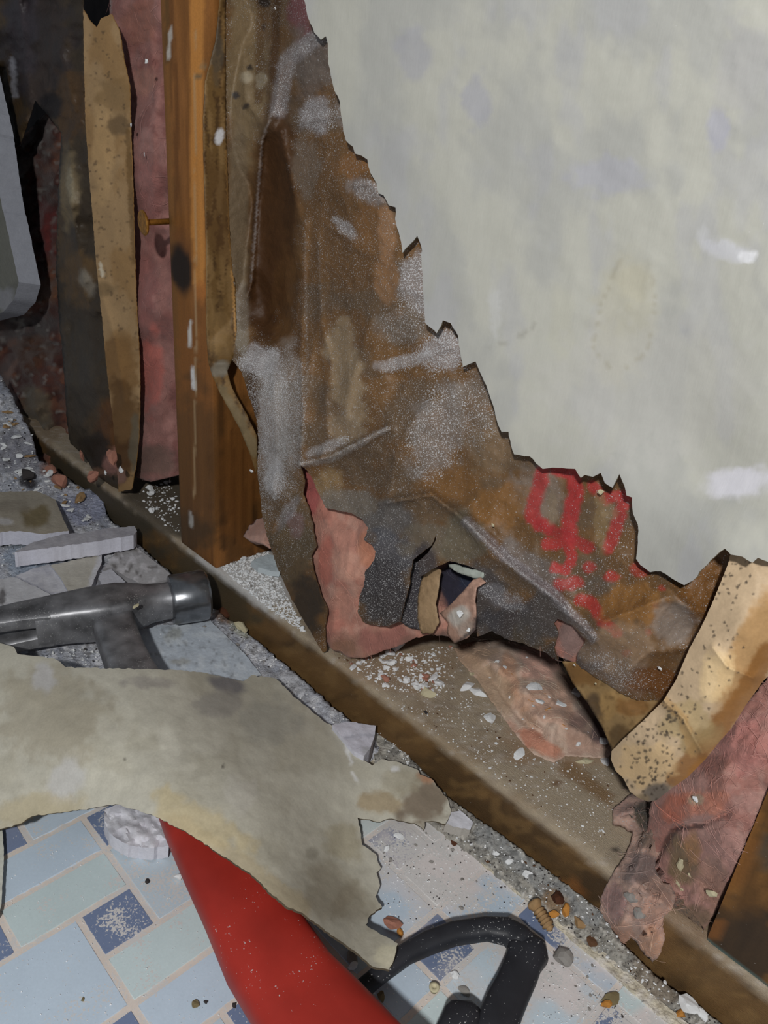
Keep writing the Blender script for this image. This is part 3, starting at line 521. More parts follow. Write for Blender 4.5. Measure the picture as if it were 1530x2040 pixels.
sheet('fiberglass', M['fiberglass'], FG, wallpos(lambda px, py: np.maximum(fgf(px, py), kf(px, py)+.0042*sm(1300, 1230, py)+.0012), [([(640, 1010), (680, 1100), (660, 1290)], .002, 14), ([(700, 1060), (690, 1150)], .0015, 8)], .0042, 60., 12), 5, PK,
      [N(40, 60, (174, 108, 92), .48, .62, .7, 3), N(20, 30, (196, 150, 132), .55, .68, .6, 8), B(620, 970, 24, 60, (170, 76, 76), .8), B(690, 1130, 40, 30, (206, 150, 128), .6), B(735, 1090, 26, 40, (196, 122, 84), .6), B(650, 1120, 16, 60, (176, 86, 70), .6), B(720, 1290, 80, 36, (158, 112, 94), .7), B(680, 1290, 30, 20, (140, 100, 76), .7), B(770, 1275, 60, 30, (150, 92, 84), .7), B(850, 1285, 60, 24, (140, 100, 86), .8),
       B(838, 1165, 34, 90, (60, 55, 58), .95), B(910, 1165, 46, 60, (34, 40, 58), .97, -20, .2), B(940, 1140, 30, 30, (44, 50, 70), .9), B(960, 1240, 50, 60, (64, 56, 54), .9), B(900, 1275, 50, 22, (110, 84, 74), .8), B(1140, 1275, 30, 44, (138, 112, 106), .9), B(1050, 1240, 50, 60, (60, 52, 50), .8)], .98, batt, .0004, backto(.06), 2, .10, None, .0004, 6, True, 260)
# torn flaps of facing around the hole
def flap(name, poly, ys, base, layers, K=1.35, mat='kraft', jag=.8, dust=.2, sp=4.5, noise=.0015, thick=.0005, parent=None, rim=None, pc=True):
    return sheet(name, M[mat], poly, wallpos(tps([(a, b_, c_) for (a, b_), c_ in zip(poly, ys)], 1e-2), (), noise, 26., 21, True, pc), sp, base, layers, K, parent or batt, thick, None, jag, dust, rim, .0001, 9)
flap('torn_flap', [(846, 1135), (862, 1128), (878, 1136), (874, 1170), (868, 1205), (874, 1240), (862, 1262), (838, 1262), (832, 1235), (832, 1190), (838, 1160)], [.003, .002, .003, .002, .001, .001, .001, .001, .000, .000, .002], (138, 112, 80), [N(12, 12, (120, 96, 66), .5, .6, .6, 4)], dust=.12)
flap('torn_flap', [(818, 1122), (838, 1118), (850, 1140), (846, 1200), (842, 1256), (815, 1250), (796, 1238), (806, 1190)], [.004, .004, .005, .004, .003, .002, .002, .003], (62, 58, 62), [N(16, 16, (48, 46, 52), .5, .6, .6, 4)], dust=.5)
flap('pale_strip', [(893, 1124), (905, 1124), (935, 1134), (963, 1141), (960, 1152), (945, 1152), (915, 1142), (896, 1131)], [.002, .002, .001, .0, .0, .0, .001, .002], (150, 156, 148), [N(10, 10, (130, 136, 128), .5, .6, .5, 4)], mat='gypsum', dust=.05, thick=.0016)
flap('curled_flap', [(876, 1222), (900, 1202), (925, 1175), (942, 1155), (958, 1150), (968, 1160), (950, 1170), (946, 1190), (948, 1230), (946, 1255), (930, 1272), (905, 1282), (890, 1262), (892, 1240)], [.000, -.002, -.004, -.003, -.001, .000, -.004, -.006, -.006, -.005, -.004, -.002, .0, -.002], (158, 122, 104), [N(14, 14, (136, 104, 88), .5, .62, .6, 4), B(915, 1225, 26, 22, (176, 172, 164), .8, 0, .4), B(925, 1250, 20, 20, (150, 140, 130), .6), L([(948, 1232), (944, 1256), (905, 1284)], 4, (50, 46, 48), .8)], dust=.16)
flap('lower_facing', [(1120, 1318), (1146, 1320), (1180, 1342), (1212, 1360), (1271, 1392), (1330, 1388), (1320, 1420), (1285, 1450), (1240, 1490), (1222, 1500), (1200, 1450), (1170, 1400), (1140, 1360)], [.006, .006, .006, .005, .005, .010, .012, .006, .008, .010, .008, .008, .007], (146, 116, 70), [B(1150, 1345, 40, 30, (112, 74, 24), .8), B(1210, 1400, 40, 30, (160, 124, 68), .7), B(1260, 1410, 40, 20, (122, 78, 22), .7), B(1235, 1470, 30, 26, (92, 70, 40), .8), B(1180, 1420, 20, 40, (70, 54, 40), .8), N(10, 10, (100, 72, 34), .6, .7, .5, 5)], K=1.1, mat='kraft_clean', dust=.10)
# the long tan flange at the right, folded and spotted with mould
ST = [(1456, 1100), (1450, 1125), (1436, 1160), (1422, 1194), (1408, 1226), (1390, 1262), (1373, 1293), (1346, 1356), (1322, 1395), (1283, 1434), (1240, 1474), (1218, 1497), (1217, 1512), (1226, 1535), (1242, 1551), (1255, 1577), (1272, 1590), (1291, 1597), (1308, 1594), (1337, 1571), (1370, 1548), (1406, 1512), (1432, 1479), (1458, 1450), (1487, 1403), (1518, 1360), (1532, 1345), (1600, 1260), (1640, 1180), (1640, 1090), (1530, 1090)]
sf = tps([(1456, 1100, .001), (1530, 1100, .0), (1640, 1100, .002), (1640, 1180, .006), (1408, 1226, -.002), (1470, 1240, -.006), (1518, 1360, .002), (1560, 1300, .003), (1322, 1395, -.003), (1400, 1400, -.006), (1240, 1474, -.001), (1218, 1497, .003), (1250, 1570, .005), (1300, 1595, .006), (1320, 1510, -.004), (1406, 1512, .002), (1458, 1450, .002)])
tl = [B(1490, 1300, 40, 160, (168, 120, 50), .7, 25, .3), L([(1530, 1300), (1480, 1390), (1410, 1480), (1350, 1550)], 26, (138, 88, 24), .85, .3), B(1430, 1340, 40, 60, (222, 190, 136), .7, 25), B(1370, 1440, 60, 50, (166, 142, 94), .7), B(1400, 1470, 50, 26, (148, 122, 76), .6, -30), L([(1322, 1395), (1360, 1430), (1380, 1500)], 12, (176, 136, 78), .6), B(1400, 1540, 40, 30, (152, 100, 30), .8, -35), B(1290, 1520, 60, 50, (214, 178, 122), .6), B(1310, 1580, 40, 22, (100, 92, 84), .9, -25), B(1275, 1590, 20, 12, (140, 118, 84), .6)]  # brown bands paint in the shaded portions of the folded flange
rr = np.random.default_rng(3)
for cx, cy, sx, sy, n in ((1300, 1490, 34, 40, 90), (1340, 1420, 26, 30, 60), (1405, 1330, 30, 50, 26), (1440, 1230, 22, 60, 22), (1465, 1150, 24, 30, 22), (1290, 1540, 36, 26, 30)):
    for _ in range(n):
        x, y = cx+rr.normal()*sx, cy+rr.normal()*sy; tl.append(B(x, y, rr.uniform(2, 4.2), rr.uniform(1.8, 3.2), (70, 60, 50), .8, rr.uniform(0, 180), .3))
sheet('stapling_flange', M['kraft_clean'], ST, wallpos(sf, [([(1322, 1395), (1360, 1430), (1400, 1500)], .0028, 9), ([(1420, 1290), (1450, 1330), (1500, 1350)], .0018, 9)], .0014, 60., 15, False), 3, (192, 165, 130), tl, 1.15, batt, .0005, None, .5, .06, (150, 120, 80))['label'] = 'light tan flange spotted with mould'

# ------------------------------------------------------------------ right-hand batt and the tuft spilling over the plate
RB = [(1296, 1600), (1340, 1560), (1400, 1505), (1470, 1420), (1540, 1340), (1650, 1300), (1620, 1400), (1545, 1500), (1527, 1580), (1500, 1640), (1460, 1730), (1420, 1825), (1402, 1852), (1378, 1836), (1340, 1806), (1300, 1775), (1285, 1700)]
rf = tps([(1296, 1600, .018), (1400, 1505, .010), (1470, 1420, .008), (1540, 1340, .010), (1650, 1300, .012), (1527, 1580, .003), (1460, 1730, .004), (1404, 1858, .003), (1340, 1830, .004), (1360, 1740, .014), (1310, 1720, .016), (1400, 1620, .002), (1450, 1560, .002), (1360, 1640, .008), (1500, 1480, .004), (1420, 1700, .006)])
rb = thing('insulation_batt', (-.05, .04, PLATE_Z), 'pink insulation batt squeezed between the tan flange and the lower right stud', 'insulation')
sheet('fiberglass', M['fiberglass'], RB, wallpos(rf, [([(1345, 1650), (1400, 1640), (1450, 1620)], -.005, 6), ([(1300, 1730), (1345, 1650)], -.004, 7), ([(1470, 1450), (1440, 1540)], .0015, 14)], .0050, 60., 33, False), 5, (168, 124, 114),
      [N(46, 40, (156, 104, 92), .46, .62, .8, 3), N(22, 26, (180, 138, 126), .55, .68, .6, 8), B(1480, 1480, 70, 60, (180, 112, 104), .6), B(1400, 1600, 50, 30, (196, 120, 92), .7), B(1345, 1610, 30, 40, (176, 92, 62), .7), B(1400, 1520, 60, 20, (150, 96, 84), .6), B(1360, 1720, 36, 60, (124, 104, 74), .9), B(1380, 1690, 20, 40, (168, 120, 78), .7), B(1420, 1760, 40, 60, (150, 112, 94), .7), B(1360, 1830, 60, 36, (112, 92, 72), .9), L([(1345, 1652), (1400, 1645)], 5, (80, 50, 48), .8), L([(1302, 1730), (1340, 1655)], 6, (70, 46, 40), .8), B(1385, 1592, 20, 12, (176, 168, 140), .7)], 1.02, rb, .0004, backto(.075), 2, .13, None, .0005, 7, True, 300)
TF = [(1262, 1578), (1240, 1596), (1221, 1612), (1222, 1632), (1262, 1650), (1256, 1680), (1245, 1706), (1216, 1748), (1198, 1785), (1192, 1827), (1214, 1857), (1229, 1884), (1241, 1882), (1257, 1868), (1266, 1876), (1282, 1900), (1300, 1917), (1311, 1908), (1324, 1874), (1319, 1848), (1322, 1827), (1339, 1811), (1347, 1785), (1336, 1761), (1318, 1756), (1304, 1727), (1308, 1709), (1329, 1678), (1344, 1649), (1360, 1612), (1345, 1590), (1310, 1584), (1290, 1596)]
def tz(px, py):
    # lies on the plate, then hangs over its front arris to the rubble
    zt = PLATE_Z+.0035
    e = .0085*sm(0, 44, polydist(px, py, TF+[TF[0]]))
    n = (fbm(px/20., py/20., 17, 4)-.5)*.006*sm(0, 26, polydist(px, py, TF+[TF[0]]))
    P = onZ(px, py, zt+e*.8+n)
    Q = onY(px, py, -.0012-e*.75-n)
    return np.where((P[:, 1] < Q[:, 1])[:, None], Q, P)
tf = thing('insulation_tuft', onZ(1260., 1760., PLATE_Z), 'dirty pink tuft of insulation spilling over the plate edge at lower right', 'insulation')
sheet('fiberglass', M['fiberglass'], TF, tz, 4, (158, 128, 114), [N(26, 26, (172, 138, 122), .46, .62, .7, 3), N(14, 14, (128, 102, 94), .54, .66, .7, 8), B(1290, 1625, 34, 34, (70, 62, 52), .97, 0, .3), B(1290, 1670, 20, 22, (96, 80, 68), .8), B(1245, 1610, 24, 22, (160, 126, 116), .8), B(1280, 1730, 40, 36, (112, 96, 94), .8), B(1300, 1880, 24, 34, (182, 134, 104), .7), B(1240, 1860, 30, 26, (168, 122, 98), .7), B(1310, 1820, 40, 40, (166, 124, 104), .6), B(1222, 1800, 26, 40, (136, 100, 98), .7)], 1.35, tf, .003, None, 1.2, .42, None, .0004, 8, True, 90)

# loose chunk of batt lying on the plate
CK = [(905, 1290), (930, 1280), (960, 1277), (1004, 1272), (1034, 1281), (1066, 1290), (1094, 1302), (1112, 1318), (1126, 1339), (1143, 1362), (1166, 1389), (1180, 1408), (1193, 1429), (1210, 1454), (1223, 1476), (1221, 1496), (1210, 1510), (1178, 1508), (1128, 1505), (1104, 1518), (1064, 1503), (1029, 1466), (1004, 1431), (974, 1389), (950, 1351), (915, 1315)]
ckd = lambda px, py: np.where(inside(px, py, CK), polydist(px, py, CK+[CK[0]]), 0)
def ckz(px, py):
    z = PLATE_Z+.0006+.0080*sm(0, 72, ckd(px, py))+.004*np.exp(-polydist(px, py, [(1010, 1290), (1090, 1330), (1160, 1430)])/26.)*sm(0, 20, ckd(px, py))
    z = z-.0035*np.exp(-polydist(px, py, [(975, 1350), (1030, 1425), (1080, 1460)])/10.)*sm(14, 34, ckd(px, py))
    return z
def ckpos(px, py): return onZ(px, py, ckz(px, py)+(fbm(px/26., py/26., 9, 4)-.5)*.006*sm(4, 50, ckd(px, py)))
ck = sheet('insulation_chunk', M['fiberglass'], CK, ckpos, 4.5, (160, 138, 122), [N(40, 40, (168, 142, 126), .46, .62, .7, 3), N(18, 18, (142, 114, 92), .54, .66, .7, 8), B(940, 1310, 50, 36, (142, 116, 92), .8), B(1070, 1320, 60, 40, (186, 142, 126), .8, 30), B(1015, 1340, 20, 50, (166, 120, 90), .6, -5), B(1040, 1400, 26, 20, (170, 124, 94), .4), B(985, 1370, 30, 60, (148, 124, 100), .8, -35), B(1100, 1400, 60, 50, (168, 130, 110), .6), B(1070, 1478, 60, 20, (158, 104, 82), .9, 30), B(1160, 1470, 50, 40, (138, 110, 96), .8), B(1195, 1455, 20, 30, (80, 62, 66), .8), B(1150, 1430, 24, 24, (110, 84, 78), .6)], 1.65, None, .0004, down(PLATE_Z+.0002), 1.5, .18, None, .0004, 8, True, 160)
props(ck, 'brownish pink chunk of insulation strewn with white crumbs on the floor plate', 'insulation')

# ------------------------------------------------------------------ left bay: second batt with its kraft facing and tan flange
lb = thing('insulation_batt', (-.48, .04, PLATE_Z), 'insulation batt with dark kraft facing and long tan flange left of the orange stud', 'insulation')
DK = [(-60, -300), (160, -300), (170, 240), (178, 320), (196, 480), (206, 640), (222, 760), (245, 870), (262, 930), (262, 978), (230, 986), (190, 984), (160, 970), (140, 940), (152, 905), (140, 884), (133, 840), (130, 786), (125, 709), (117, 633), (112, 540), (113, 466), (118, 330), (122, 265), (100, 235), (70, 200), (40, 290), (10, 300), (-60, 260)]
df = tps([(-60, -60, .010), (60, 0, .014), (160, 0, .010), (60, 200, .014), (0, 250, .016), (122, 265, .008), (160, 200, .012), (118, 450, .004), (150, 400, .0), (190, 450, .006), (113, 600, .006), (160, 600, .000), (200, 640, .004), (125, 709, .008), (180, 760, -.001), (222, 760, .003), (132, 840, .010), (200, 860, .000), (150, 900, .012), (160, 970, .014), (210, 930, .000), (262, 978, .004), (260, 920, .003)])
lpos = wallpos(df, [([(140, 280), (145, 420), (170, 560)], .004, 12), ([(150, 560), (190, 620)], .003, 10), ([(130, 640), (140, 860)], .003, 8), ([(120, 100), (150, 220)], .004, 14), ([(40, 0), (60, 200)], .004, 14), ([(95, 215), (160, 240)], .003, 10)], .006, 50., 25, False, False)
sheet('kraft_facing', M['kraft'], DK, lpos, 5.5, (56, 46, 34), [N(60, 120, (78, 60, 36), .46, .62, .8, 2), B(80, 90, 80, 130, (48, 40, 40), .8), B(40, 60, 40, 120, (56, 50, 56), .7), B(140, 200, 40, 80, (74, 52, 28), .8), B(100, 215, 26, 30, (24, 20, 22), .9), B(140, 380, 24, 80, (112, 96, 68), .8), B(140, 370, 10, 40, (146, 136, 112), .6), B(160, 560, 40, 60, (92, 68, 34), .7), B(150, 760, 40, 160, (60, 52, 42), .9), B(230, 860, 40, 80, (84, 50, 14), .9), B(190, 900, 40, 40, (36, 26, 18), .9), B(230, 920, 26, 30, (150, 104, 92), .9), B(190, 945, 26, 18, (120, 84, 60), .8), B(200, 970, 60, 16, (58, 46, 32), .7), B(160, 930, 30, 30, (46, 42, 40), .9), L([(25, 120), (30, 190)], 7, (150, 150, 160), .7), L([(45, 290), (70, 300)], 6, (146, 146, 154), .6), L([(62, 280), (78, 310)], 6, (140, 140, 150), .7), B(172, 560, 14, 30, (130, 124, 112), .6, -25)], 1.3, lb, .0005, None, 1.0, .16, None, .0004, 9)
TFL = [(166, 18), (178, 40), (192, 55), (202, 36), (222, 28), (237, 60), (247, 121), (258, 170), (260, 259), (264, 365), (268, 506), (272, 620), (277, 700), (279, 762), (278, 830), (276, 880), (270, 930), (262, 975), (236, 980), (232, 920), (226, 850), (219, 790), (213, 740), (208, 690), (204, 640), (197, 580), (192, 530), (186, 450), (176, 330), (170, 240), (167, 120)]
tff = tps([(166, 18, -.001), (235, 40, .004), (170, 240, -.004), (260, 259, .002), (186, 450, -.004), (268, 506, .002), (204, 640, -.003), (275, 680, .002), (230, 790, -.003), (278, 800, .002), (232, 900, -.003), (270, 930, .0), (240, 975, -.002)])
sheet('stapling_flange', M['kraft_clean'], TFL, wallpos(tff, [([(196, 560), (230, 680), (250, 800)], .0012, 12)], .0016, 60., 26, False, False), 4,(150, 120, 80),
      [N(40, 90, (136, 102, 56), .48, .64, .7, 3), B(205, 300, 26, 130, (172, 138, 90), .6), B(240, 250, 24, 24, (96, 74, 46), .8), B(230, 190, 40, 40, (120, 92, 52), .6), L([(255, 260), (262, 420), (268, 520)], 7, (96, 68, 28), .7, .6), N(6, 6, (80, 62, 42), .68, .76, .7, 21), B(240, 720, 46, 60, (116, 82, 38), .8), B(245, 830, 40, 100, (92, 62, 24), .9), B(232, 920, 40, 60, (76, 48, 18), .9), B(268, 890, 12, 70, (92, 82, 64), .9), B(232, 950, 24, 20, (130, 96, 84), .8), L([(200, 525), (204, 548)], 4, (196, 184, 160), .9, .2), B(208, 575, 26, 16, (100, 80, 50), .6)], 1.25, lb, .0005, None, .8, .10, (140, 108, 66))
PS = [(190, -300), (318, -300), (332, 200), (338, 400), (345, 560), (350, 700), (356, 820), (356, 930), (340, 950), (300, 960), (270, 950), (262, 800), (250, 500), (240, 200), (222, 60)]
pf = tps([(205, -60, .014), (330, -60, .02), (232, 200, .012), (335, 200, .016), (255, 500, .012), (340, 500, .016), (265, 800, .012), (352, 800, .018), (300, 300, .006), (310, 600, .006), (315, 800, .008), (300, 930, .012), (350, 930, .02)])
sheet('fiberglass', M['fiberglass'], PS, wallpos(pf, [([(300, 60), (310, 200), (305, 400)], .002, 14)], .005, 60., 31, False, False), 5, (144, 98, 90),
      [N(40, 60, (126, 78, 72), .46, .62, .8, 3), N(24, 40, (162, 114, 106), .55, .68, .6, 8), B(280, 40, 40, 60, (140, 90, 74), .7), B(285, 160, 26, 30, (164, 116, 100), .6), B(300, 380, 30, 60, (146, 92, 86), .7), B(300, 740, 26, 90, (176, 92, 80), .8), B(290, 560, 30, 80, (140, 84, 80), .6), B(300, 920, 50, 40, (112, 88, 78), .8)], 1.12, lb, .0004, backto(.07), 1.5, .10, None, .0004, 10, True, 200)
# far batt glimpsed in the dark bay at the left
fb = thing('insulation_batt', (-.66, .04, PLATE_Z), 'dark reddish insulation in the shadowed bay beside the broken board at far left', 'insulation')
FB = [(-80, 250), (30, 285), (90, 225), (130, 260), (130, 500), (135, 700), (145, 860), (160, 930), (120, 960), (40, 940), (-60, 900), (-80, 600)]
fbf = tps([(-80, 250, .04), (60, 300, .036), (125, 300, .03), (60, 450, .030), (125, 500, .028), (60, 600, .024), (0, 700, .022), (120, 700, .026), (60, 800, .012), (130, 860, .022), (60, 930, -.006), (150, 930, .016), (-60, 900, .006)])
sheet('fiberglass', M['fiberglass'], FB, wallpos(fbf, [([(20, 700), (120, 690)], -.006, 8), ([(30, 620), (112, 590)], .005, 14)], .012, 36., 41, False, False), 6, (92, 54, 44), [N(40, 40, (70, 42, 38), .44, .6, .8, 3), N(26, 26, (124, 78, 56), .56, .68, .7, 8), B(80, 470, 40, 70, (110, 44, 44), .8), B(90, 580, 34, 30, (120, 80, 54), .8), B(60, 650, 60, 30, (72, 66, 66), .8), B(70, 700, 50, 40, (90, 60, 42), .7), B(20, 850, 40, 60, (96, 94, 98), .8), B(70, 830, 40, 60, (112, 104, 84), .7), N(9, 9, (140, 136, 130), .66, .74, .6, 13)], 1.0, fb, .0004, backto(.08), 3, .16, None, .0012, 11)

# broken board at the far left edge
BD = [(-260, 60), (-60, 90), (-22, 250), (0, 392), (14, 455), (28, 520), (37, 562), (28, 596), (6, 622), (-60, 640), (-260, 650)]
bd = sheet('drywall_board', M['gypsum'], BD, wallpos(lambda px, py: np.full(px.shape, -.0128), (), 0, side=False, pclamp=False), 6, (112, 112, 104), [N(30, 60, (98, 98, 92), .5, .62, .6, 3), B(10, 600, 30, 30, (140, 140, 146), .8)], 1.15, None, .0004, lambda P: P+np.array([.004, .0125, -.002]), .8, .05, (136, 138, 146), .0002, 12, True)
autosmooth(bd, 35); props(bd, 'broken white-edged drywall board with grey face at the far left edge', 'drywall')

# ------------------------------------------------------------------ floor rubble and board fragments at the left
MD = [(-120, 960), (-60, 860), (0, 745), (20, 780), (60, 860), (75, 915), (110, 935), (150, 965), (200, 985), (215, 1030), (282, 1090), (338, 1140), (400, 1192), (430, 1214), (500, 1268), (560, 1318), (610, 1360), (664, 1408), (720, 1452), (750, 1478), (760, 1505), (700, 1530), (600, 1500), (500, 1450), (380, 1420), (200, 1420), (0, 1400), (-160, 1360)]
mz_ = tps([(-120, 960, .016), (0, 760, .055), (60, 880, .030), (110, 950, .018), (200, 1000, .010), (282, 1092, .006), (400, 1195, .004), (500, 1270, .004), (610, 1362, .004), (750, 1480, .003), (600, 1495, .001), (380, 1410, .0015), (0, 1390, .002), (100, 1150, .006), (250, 1180, .005), (400, 1300, .004), (50, 1050, .009), (-150, 1200, .006)])
def mz(px, py): return np.maximum(mz_(px, py), .0006)
md = sheet('plaster_rubble', M['rubble'], MD, floorpos(mz, .0035, 22., 3), 5, (146, 148, 156), [N(30, 30, (120, 124, 136), .48, .62, .7, 3), N(12, 12, (176, 176, 180), .54, .66, .7, 8), N(8, 8, (86, 82, 80), .62, .7, .7, 18), B(60, 1110, 70, 40, (122, 134, 150), .8), B(170, 1010, 60, 40, (120, 124, 146), .8), B(60, 900, 90, 60, (110, 108, 116), .7), B(55, 960, 24, 16, (34, 30, 32), .9), B(120, 930, 40, 26, (124, 84, 66), .7), B(380, 1300, 110, 40, (164, 172, 182), .7, 20), B(290, 1140, 60, 50, (150, 150, 152), .7), B(560, 1370, 60, 40, (140, 140, 144), .6), B(455, 1225, 30, 18, (104, 70, 30), .7), B(480, 1250, 30, 16, (150, 150, 128), .6, 40)], 1.55, None, .0004, down(-.0004), 3, .34, None, .0006, 13)
props(md, 'spread of crushed white plaster dust around the hammer head at the left', 'rubble', None, 'stuff')
# grey rubble in the gap between tiles and plate
GP = [(740, 1466), (760, 1448), (820, 1512), (895, 1590), (960, 1638), (1000, 1664), (1110, 1748), (1192, 1812), (1240, 1880), (1312, 1950), (1436, 2038), (1520, 2100), (1440, 2110), (1330, 2010), (1230, 1930), (1110, 1834), (1000, 1748), (900, 1668), (800, 1590), (750, 1530)]
gz_ = tps([(750, 1460, .003), (895, 1592, .004), (1000, 1664, .006), (1110, 1748, .006), (1192, 1812, .006), (1312, 1950, .003), (1436, 2038, .001), (1330, 2012, -.001), (1230, 1932, .0), (1110, 1836, .0005), (1000, 1750, .001), (900, 1670, .0015), (800, 1590, .002), (1060, 1770, .003)])
gzf = lambda px, py: gz_(px, py)
gp = sheet('grout_rubble', M['rubble'], GP, floorpos(gzf, .0030, 16., 6), 4.5, (138, 134, 126), [N(18, 18, (112, 110, 106), .46, .6, .8, 3), N(9, 9, (170, 166, 158), .55, .66, .8, 8), N(7, 7, (76, 72, 68), .62, .7, .8, 18), L([(960, 1660), (1060, 1740), (1180, 1830)], 22, (122, 124, 126), .6), B(1110, 1800, 40, 24, (128, 98, 62), .7, 40), B(1300, 1960, 60, 30, (112, 98, 82), .7, 40), B(900, 1640, 40, 26, (150, 142, 132), .6)], 1.3, None, .0004, down(-.0105), 2.5, .26, None, .0006, 14)
props(gp, 'grey crumbled grout filling the gap between blue tiles and floor plate', 'rubble', None, 'stuff')

def chunk(label, top, z, t, base, layers=(), K=1.4, rim=None, jag=.9, tilt=None, name='drywall_chunk', mat='gypsum', dust=.12, sp=5, noise=.0009):
    zf = tps([(a, b_, z+(tilt(a, b_) if tilt else 0)) for a, b_ in top], 1e-1) if tilt else (lambda px, py: np.full(np.shape(px), z))
    o = sheet(name, M[mat], top, floorpos(zf, noise, 16., 8), sp, base, list(layers), K, None, .0004, lambda P: P+np.array([0, -.0006, -t]), jag, dust, rim, .0004, int(top[0][0]) % 50, True)
    autosmooth(o, 38); return props(o, label, 'drywall')
W = (168, 168, 178)
chunk('long narrow broken bar of white drywall left of the floor plate, above the hammer', [(29, 1100), (63, 1081), (126, 1064), (160, 1062), (224, 1051), (268, 1048), (273, 1058), (266, 1066), (200, 1077), (110, 1090)], .0215, .0095, (150, 148, 154), [N(20, 8, (132, 130, 138), .5, .6, .6)], rim=(178, 178, 188))
chunk('stained tan-topped slab of drywall at the left edge, farthest from the camera', [(-60, 990), (0, 980), (73, 978), (110, 995), (126, 1034), (137, 1057), (88, 1064), (40, 1058), (-60, 1062)], .0200, .0090, (140, 132, 118), [B(70, 1030, 34, 24, (100, 86, 52), .8), B(20, 1010, 40, 16, (120, 112, 100), .7), B(10, 1040, 20, 8, (170, 168, 170), .7)], rim=(172, 172, 182))
chunk('flat pale slab of drywall at the left edge beside the hammer claw', [(-60, 1150), (0, 1153), (29, 1150), (70, 1168), (110, 1190), (60, 1206), (0, 1221), (-60, 1236)], .0105, .006, (166, 166, 170), [B(4, 1190, 8, 16, (70, 66, 66), .8)], rim=(170, 170, 176))
chunk('small chipped white drywall piece under the long white bar', [(32, 1147), (65, 1133), (97, 1124), (118, 1148), (134, 1170), (135, 1177), (103, 1181), (68, 1164)], .0098, .005, (170, 170, 176), [N(14, 8, (150, 150, 160), .5, .62, .6)], rim=(150, 150, 158))
chunk('beige-faced triangular drywall piece above the hammer', [(100, 1126), (150, 1116), (203, 1105), (203, 1118), (190, 1150), (179, 1174), (138, 1181), (120, 1150)], .0110, .006, (162, 158, 148), [L([(203, 1108), (180, 1174)], 9, (180, 180, 186), .9)], rim=(160, 160, 166))
chunk('small smooth white drywall shard just above the hammer neck', [(203, 1139), (221, 1134), (250, 1159), (240, 1166), (206, 1168), (196, 1153)], .0100, .005, (168, 168, 176), rim=(150, 150, 156))
chunk('grimy crumbled drywall piece beside the hammer bell', [(206, 1133), (235, 1094), (265, 1086), (282, 1098), (310, 1120), (338, 1142), (338, 1153), (312, 1160), (282, 1163), (250, 1148), (223, 1130)], .0095, .005, (152, 150, 152), [N(12, 12, (92, 88, 86), .55, .66, .8, 5), N(9, 9, (186, 184, 188), .58, .68, .7, 9)], rim=(130, 128, 130), dust=.3)
chunk('broad pale slab of board under the hammer bell and grey paper', [(276, 1256), (320, 1246), (365, 1244), (416, 1234), (446, 1262), (486, 1300), (520, 1344), (470, 1362), (400, 1352), (300, 1345)], .0060, .0045, (160, 168, 178), [B(345, 1265, 20, 16, (146, 148, 144), .8), B(360, 1318, 24, 8, (142, 142, 138), .8), N(16, 16, (178, 184, 190), .52, .64, .6), N(6, 6, (110, 112, 116), .66, .74, .6, 19)], rim=(150, 154, 160), dust=.25)
chunk('white broken drywall corner standing beside the floor plate at the paper edge', [(662, 1444), (680, 1440), (699, 1438), (749, 1446), (746, 1466), (738, 1490), (725, 1506), (704, 1496), (682, 1470)], .0150, .011, (176, 174, 184), [L([(685, 1468), (745, 1464)], 3, (150, 150, 160), .8), B(730, 1495, 14, 10, (140, 140, 140), .6)], K=1.3, rim=(180, 180, 190))
chunk('lumpy white plaster lump on the tiles beside the red handle', [(208, 1615), (229, 1603), (265, 1608), (316, 1629), (330, 1660), (336, 1684), (302, 1690), (256, 1684), (232, 1670), (220, 1661), (208, 1640)], .0062, .0060, (190, 190, 198), [N(26, 26, (170, 170, 180), .5, .64, .7), B(290, 1640, 40, 20, (166, 164, 172), .5)], K=1.3, rim=(182, 182, 190), jag=1.4, noise=.0042)
chunk('white plaster flake between the grey paper tip and the floor plate', [(892, 1620), (905, 1617), (917, 1614), (930, 1626), (942, 1637), (937, 1653), (915, 1649), (887, 1642)], .0070, .004, (188, 188, 196), [], K=1.3, rim=(150, 146, 140), jag=1.4)
chunk('flat white plaster flake on the floor plate between stud and kraft', [(501, 1118), (520, 1108), (537, 1104), (549, 1107), (556, 1122), (558, 1139), (533, 1136), (515, 1130)], PLATE_Z+.0040, .0030, (170, 182, 188), [], K=1.4, rim=(160, 168, 172))
chunk('thin torn strip of cream paper at the left edge of the tiles', [(-40, 1650), (4, 1648), (8, 1700), (5, 1760), (3, 1800), (-2, 1822), (-40, 1830)], .003, .0016, (176, 176, 166), [], K=1.25, rim=(120, 116, 104), name='paper_strip', mat='old_paper')['category'] = 'paper'

